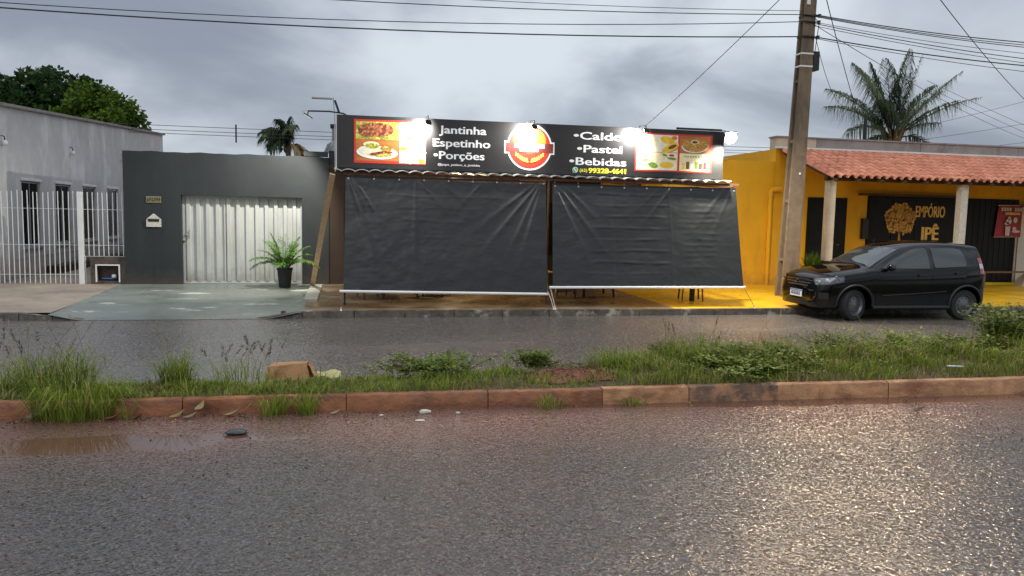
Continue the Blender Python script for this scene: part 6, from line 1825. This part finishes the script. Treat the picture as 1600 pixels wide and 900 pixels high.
def stone(x, y, z, rx, ry, rz, seed, mt, label, name='stone', cat='stone', grp='pale bits of litter by the kerb'):
    bm = bmesh.new(); bmesh.ops.create_icosphere(bm, subdivisions=2, radius=1)
    r = random.Random(seed)
    for v in bm.verts: v.co *= r.uniform(.82, 1.1)
    bm.verts.index_update()
    t = MB().add([(x + v.co.x * rx, y + v.co.y * ry, z + rz * .7 + v.co.z * rz) for v in bm.verts], [[v.index for v in f.verts] for f in bm.faces])
    bm.free()
    return tag(t.build(name, mt, at=(x, y, z)), label, cat, grp)
stone(.71, 7.22, 0, .06, .03, .022, 1, 'stone_litter', 'larger pale stone lying at the kerb foot left of the middle')
stone(.64, 6.95, 0, .05, .035, .008, 2, 'stone_litter', 'flat pale stone on the asphalt just below the larger one')
stone(1.02, 7.16, 0, .022, .016, .012, 3, 'stone_litter', 'small pale pebble right of the larger stone at the kerb')
stone(.30, 7.16, 0, .022, .016, .012, 4, 'stone_litter', 'small pale pebble left of the larger stone at the kerb')
stone(-1.14, 14.28, .04, .05, .04, .04, 5, 'soil_dark', 'small dark lump on the edge of the driveway', grp=None)
stone(-.93, 6.75, .006, .10, .075, .018, 6, 'plastic_dark', 'flat dark plastic scrap lying in the puddle', 'plastic_scrap', 'litter', None)
r_ = random.Random(66)
gv = MB()
for i in range(520):
    x = r_.uniform(-3.6, .9) if i < 400 else r_.uniform(.9, 7.5)
    y = KY(x) - abs(r_.gauss(0, .16)) - .02; s_ = r_.uniform(.004, .012)
    gv.add([(x - s_, y, .001), (x + s_ * .3, y - s_, .001), (x + s_, y + s_ * .4, .001), (x, y, s_ * 1.3)], [(0, 1, 3), (1, 2, 3), (2, 0, 3)], r_.choice((0, 1, 1, 2, 2, 2)))
for i in range(420):
    x = r_.uniform(-2.5, 7.0); y = r_.uniform(4.4, 6.9); s_ = r_.uniform(.003, .011)
    gv.add([(x - s_, y, .001), (x + s_ * .3, y - s_, .001), (x + s_, y + s_ * .4, .001), (x, y, s_ * 1.2)], [(0, 1, 3), (1, 2, 3), (2, 0, 3)], r_.choice((1, 1, 1, 2, 2)))
tag(gv.build('grit', ['kerb_pale', 'dark_slot', 'soil_dark'], fix=False), 'loose grit scattered on the wet road along the kerb', 'gravel', kind='stuff')
def dead_leaf(x, y, z, L, az, seed, mt, label):
    r = random.Random(seed); n = 6; t = MB()
    for i in range(n + 1):
        u = i / n; w_ = L * .24 * math.sin(math.pi * min(.98, .04 + u)) ** .8
        zc = z + .010 + L * .5 * (u - .3) ** 2 * 2
        px_, py_ = x + L * (u - .5) * math.cos(az), y + L * (u - .5) * math.sin(az)
        t.v += [(px_ - w_ * math.sin(az), py_ + w_ * math.cos(az), zc + w_ * .6), (px_, py_, zc), (px_ + w_ * math.sin(az), py_ - w_ * math.cos(az), zc + w_ * .5)]
    for i in range(n):
        for j in (0, 1): t.f.append([3 * i + j, 3 * i + j + 1, 3 * i + j + 4, 3 * i + j + 3]); t.m.append(0)
    return tag(t.build('dead_leaf', mt, at=(x, y, z), smooth=True, fix=False), label, 'leaf', 'dead leaves along the kerb')
dead_leaf(-2.72, 7.40, .02, .17, 1.0, 1, 'seed_pale', 'pale dry leaf leaning on the kerb left of the big grass clump')
dead_leaf(-1.40, 7.30, .0, .12, .3, 2, 'seed_pale', 'pale curled leaf at the kerb foot above the puddle')
dead_leaf(-1.52, 7.33, .0, .14, .5, 3, 'grass_dry', 'long yellowish leaf at the kerb foot above the puddle')
dead_leaf(-1.33, 7.36, .06, .14, 1.2, 4, 'dry_frond', 'upright withered leaf against the kerb above the puddle')
dead_leaf(-2.05, 7.33, .0, .15, .1, 5, 'red_dirt', 'reddish dry leaf flat at the kerb foot left of the puddle middle')
dead_leaf(-1.85, 7.31, .0, .12, -.5, 6, 'red_dirt', 'reddish dry leaf touching the other red one at the kerb')
dead_leaf(-1.05, 7.33, .0, .14, .2, 7, 'dry_frond', 'brown dry leaf at the kerb left of the paired tufts')
dead_leaf(-.12, 7.28, .0, .09, .2, 8, 'seed_pale', 'tiny pale leaf right of the paired grass tufts')
dead_leaf(5.62, 6.62, .0, .12, -.4, 9, 'weed_brown', 'dark twisted leaf on the glittering asphalt at the right')
tag(MB().tube([(6.72, 7.52, .27), (6.92, 7.50, .262)], .009, 6).build('stick', 'plastic_white', at=(6.72, 7.52, .25)), 'short white stick on the grass at the right kerb', 'stick')
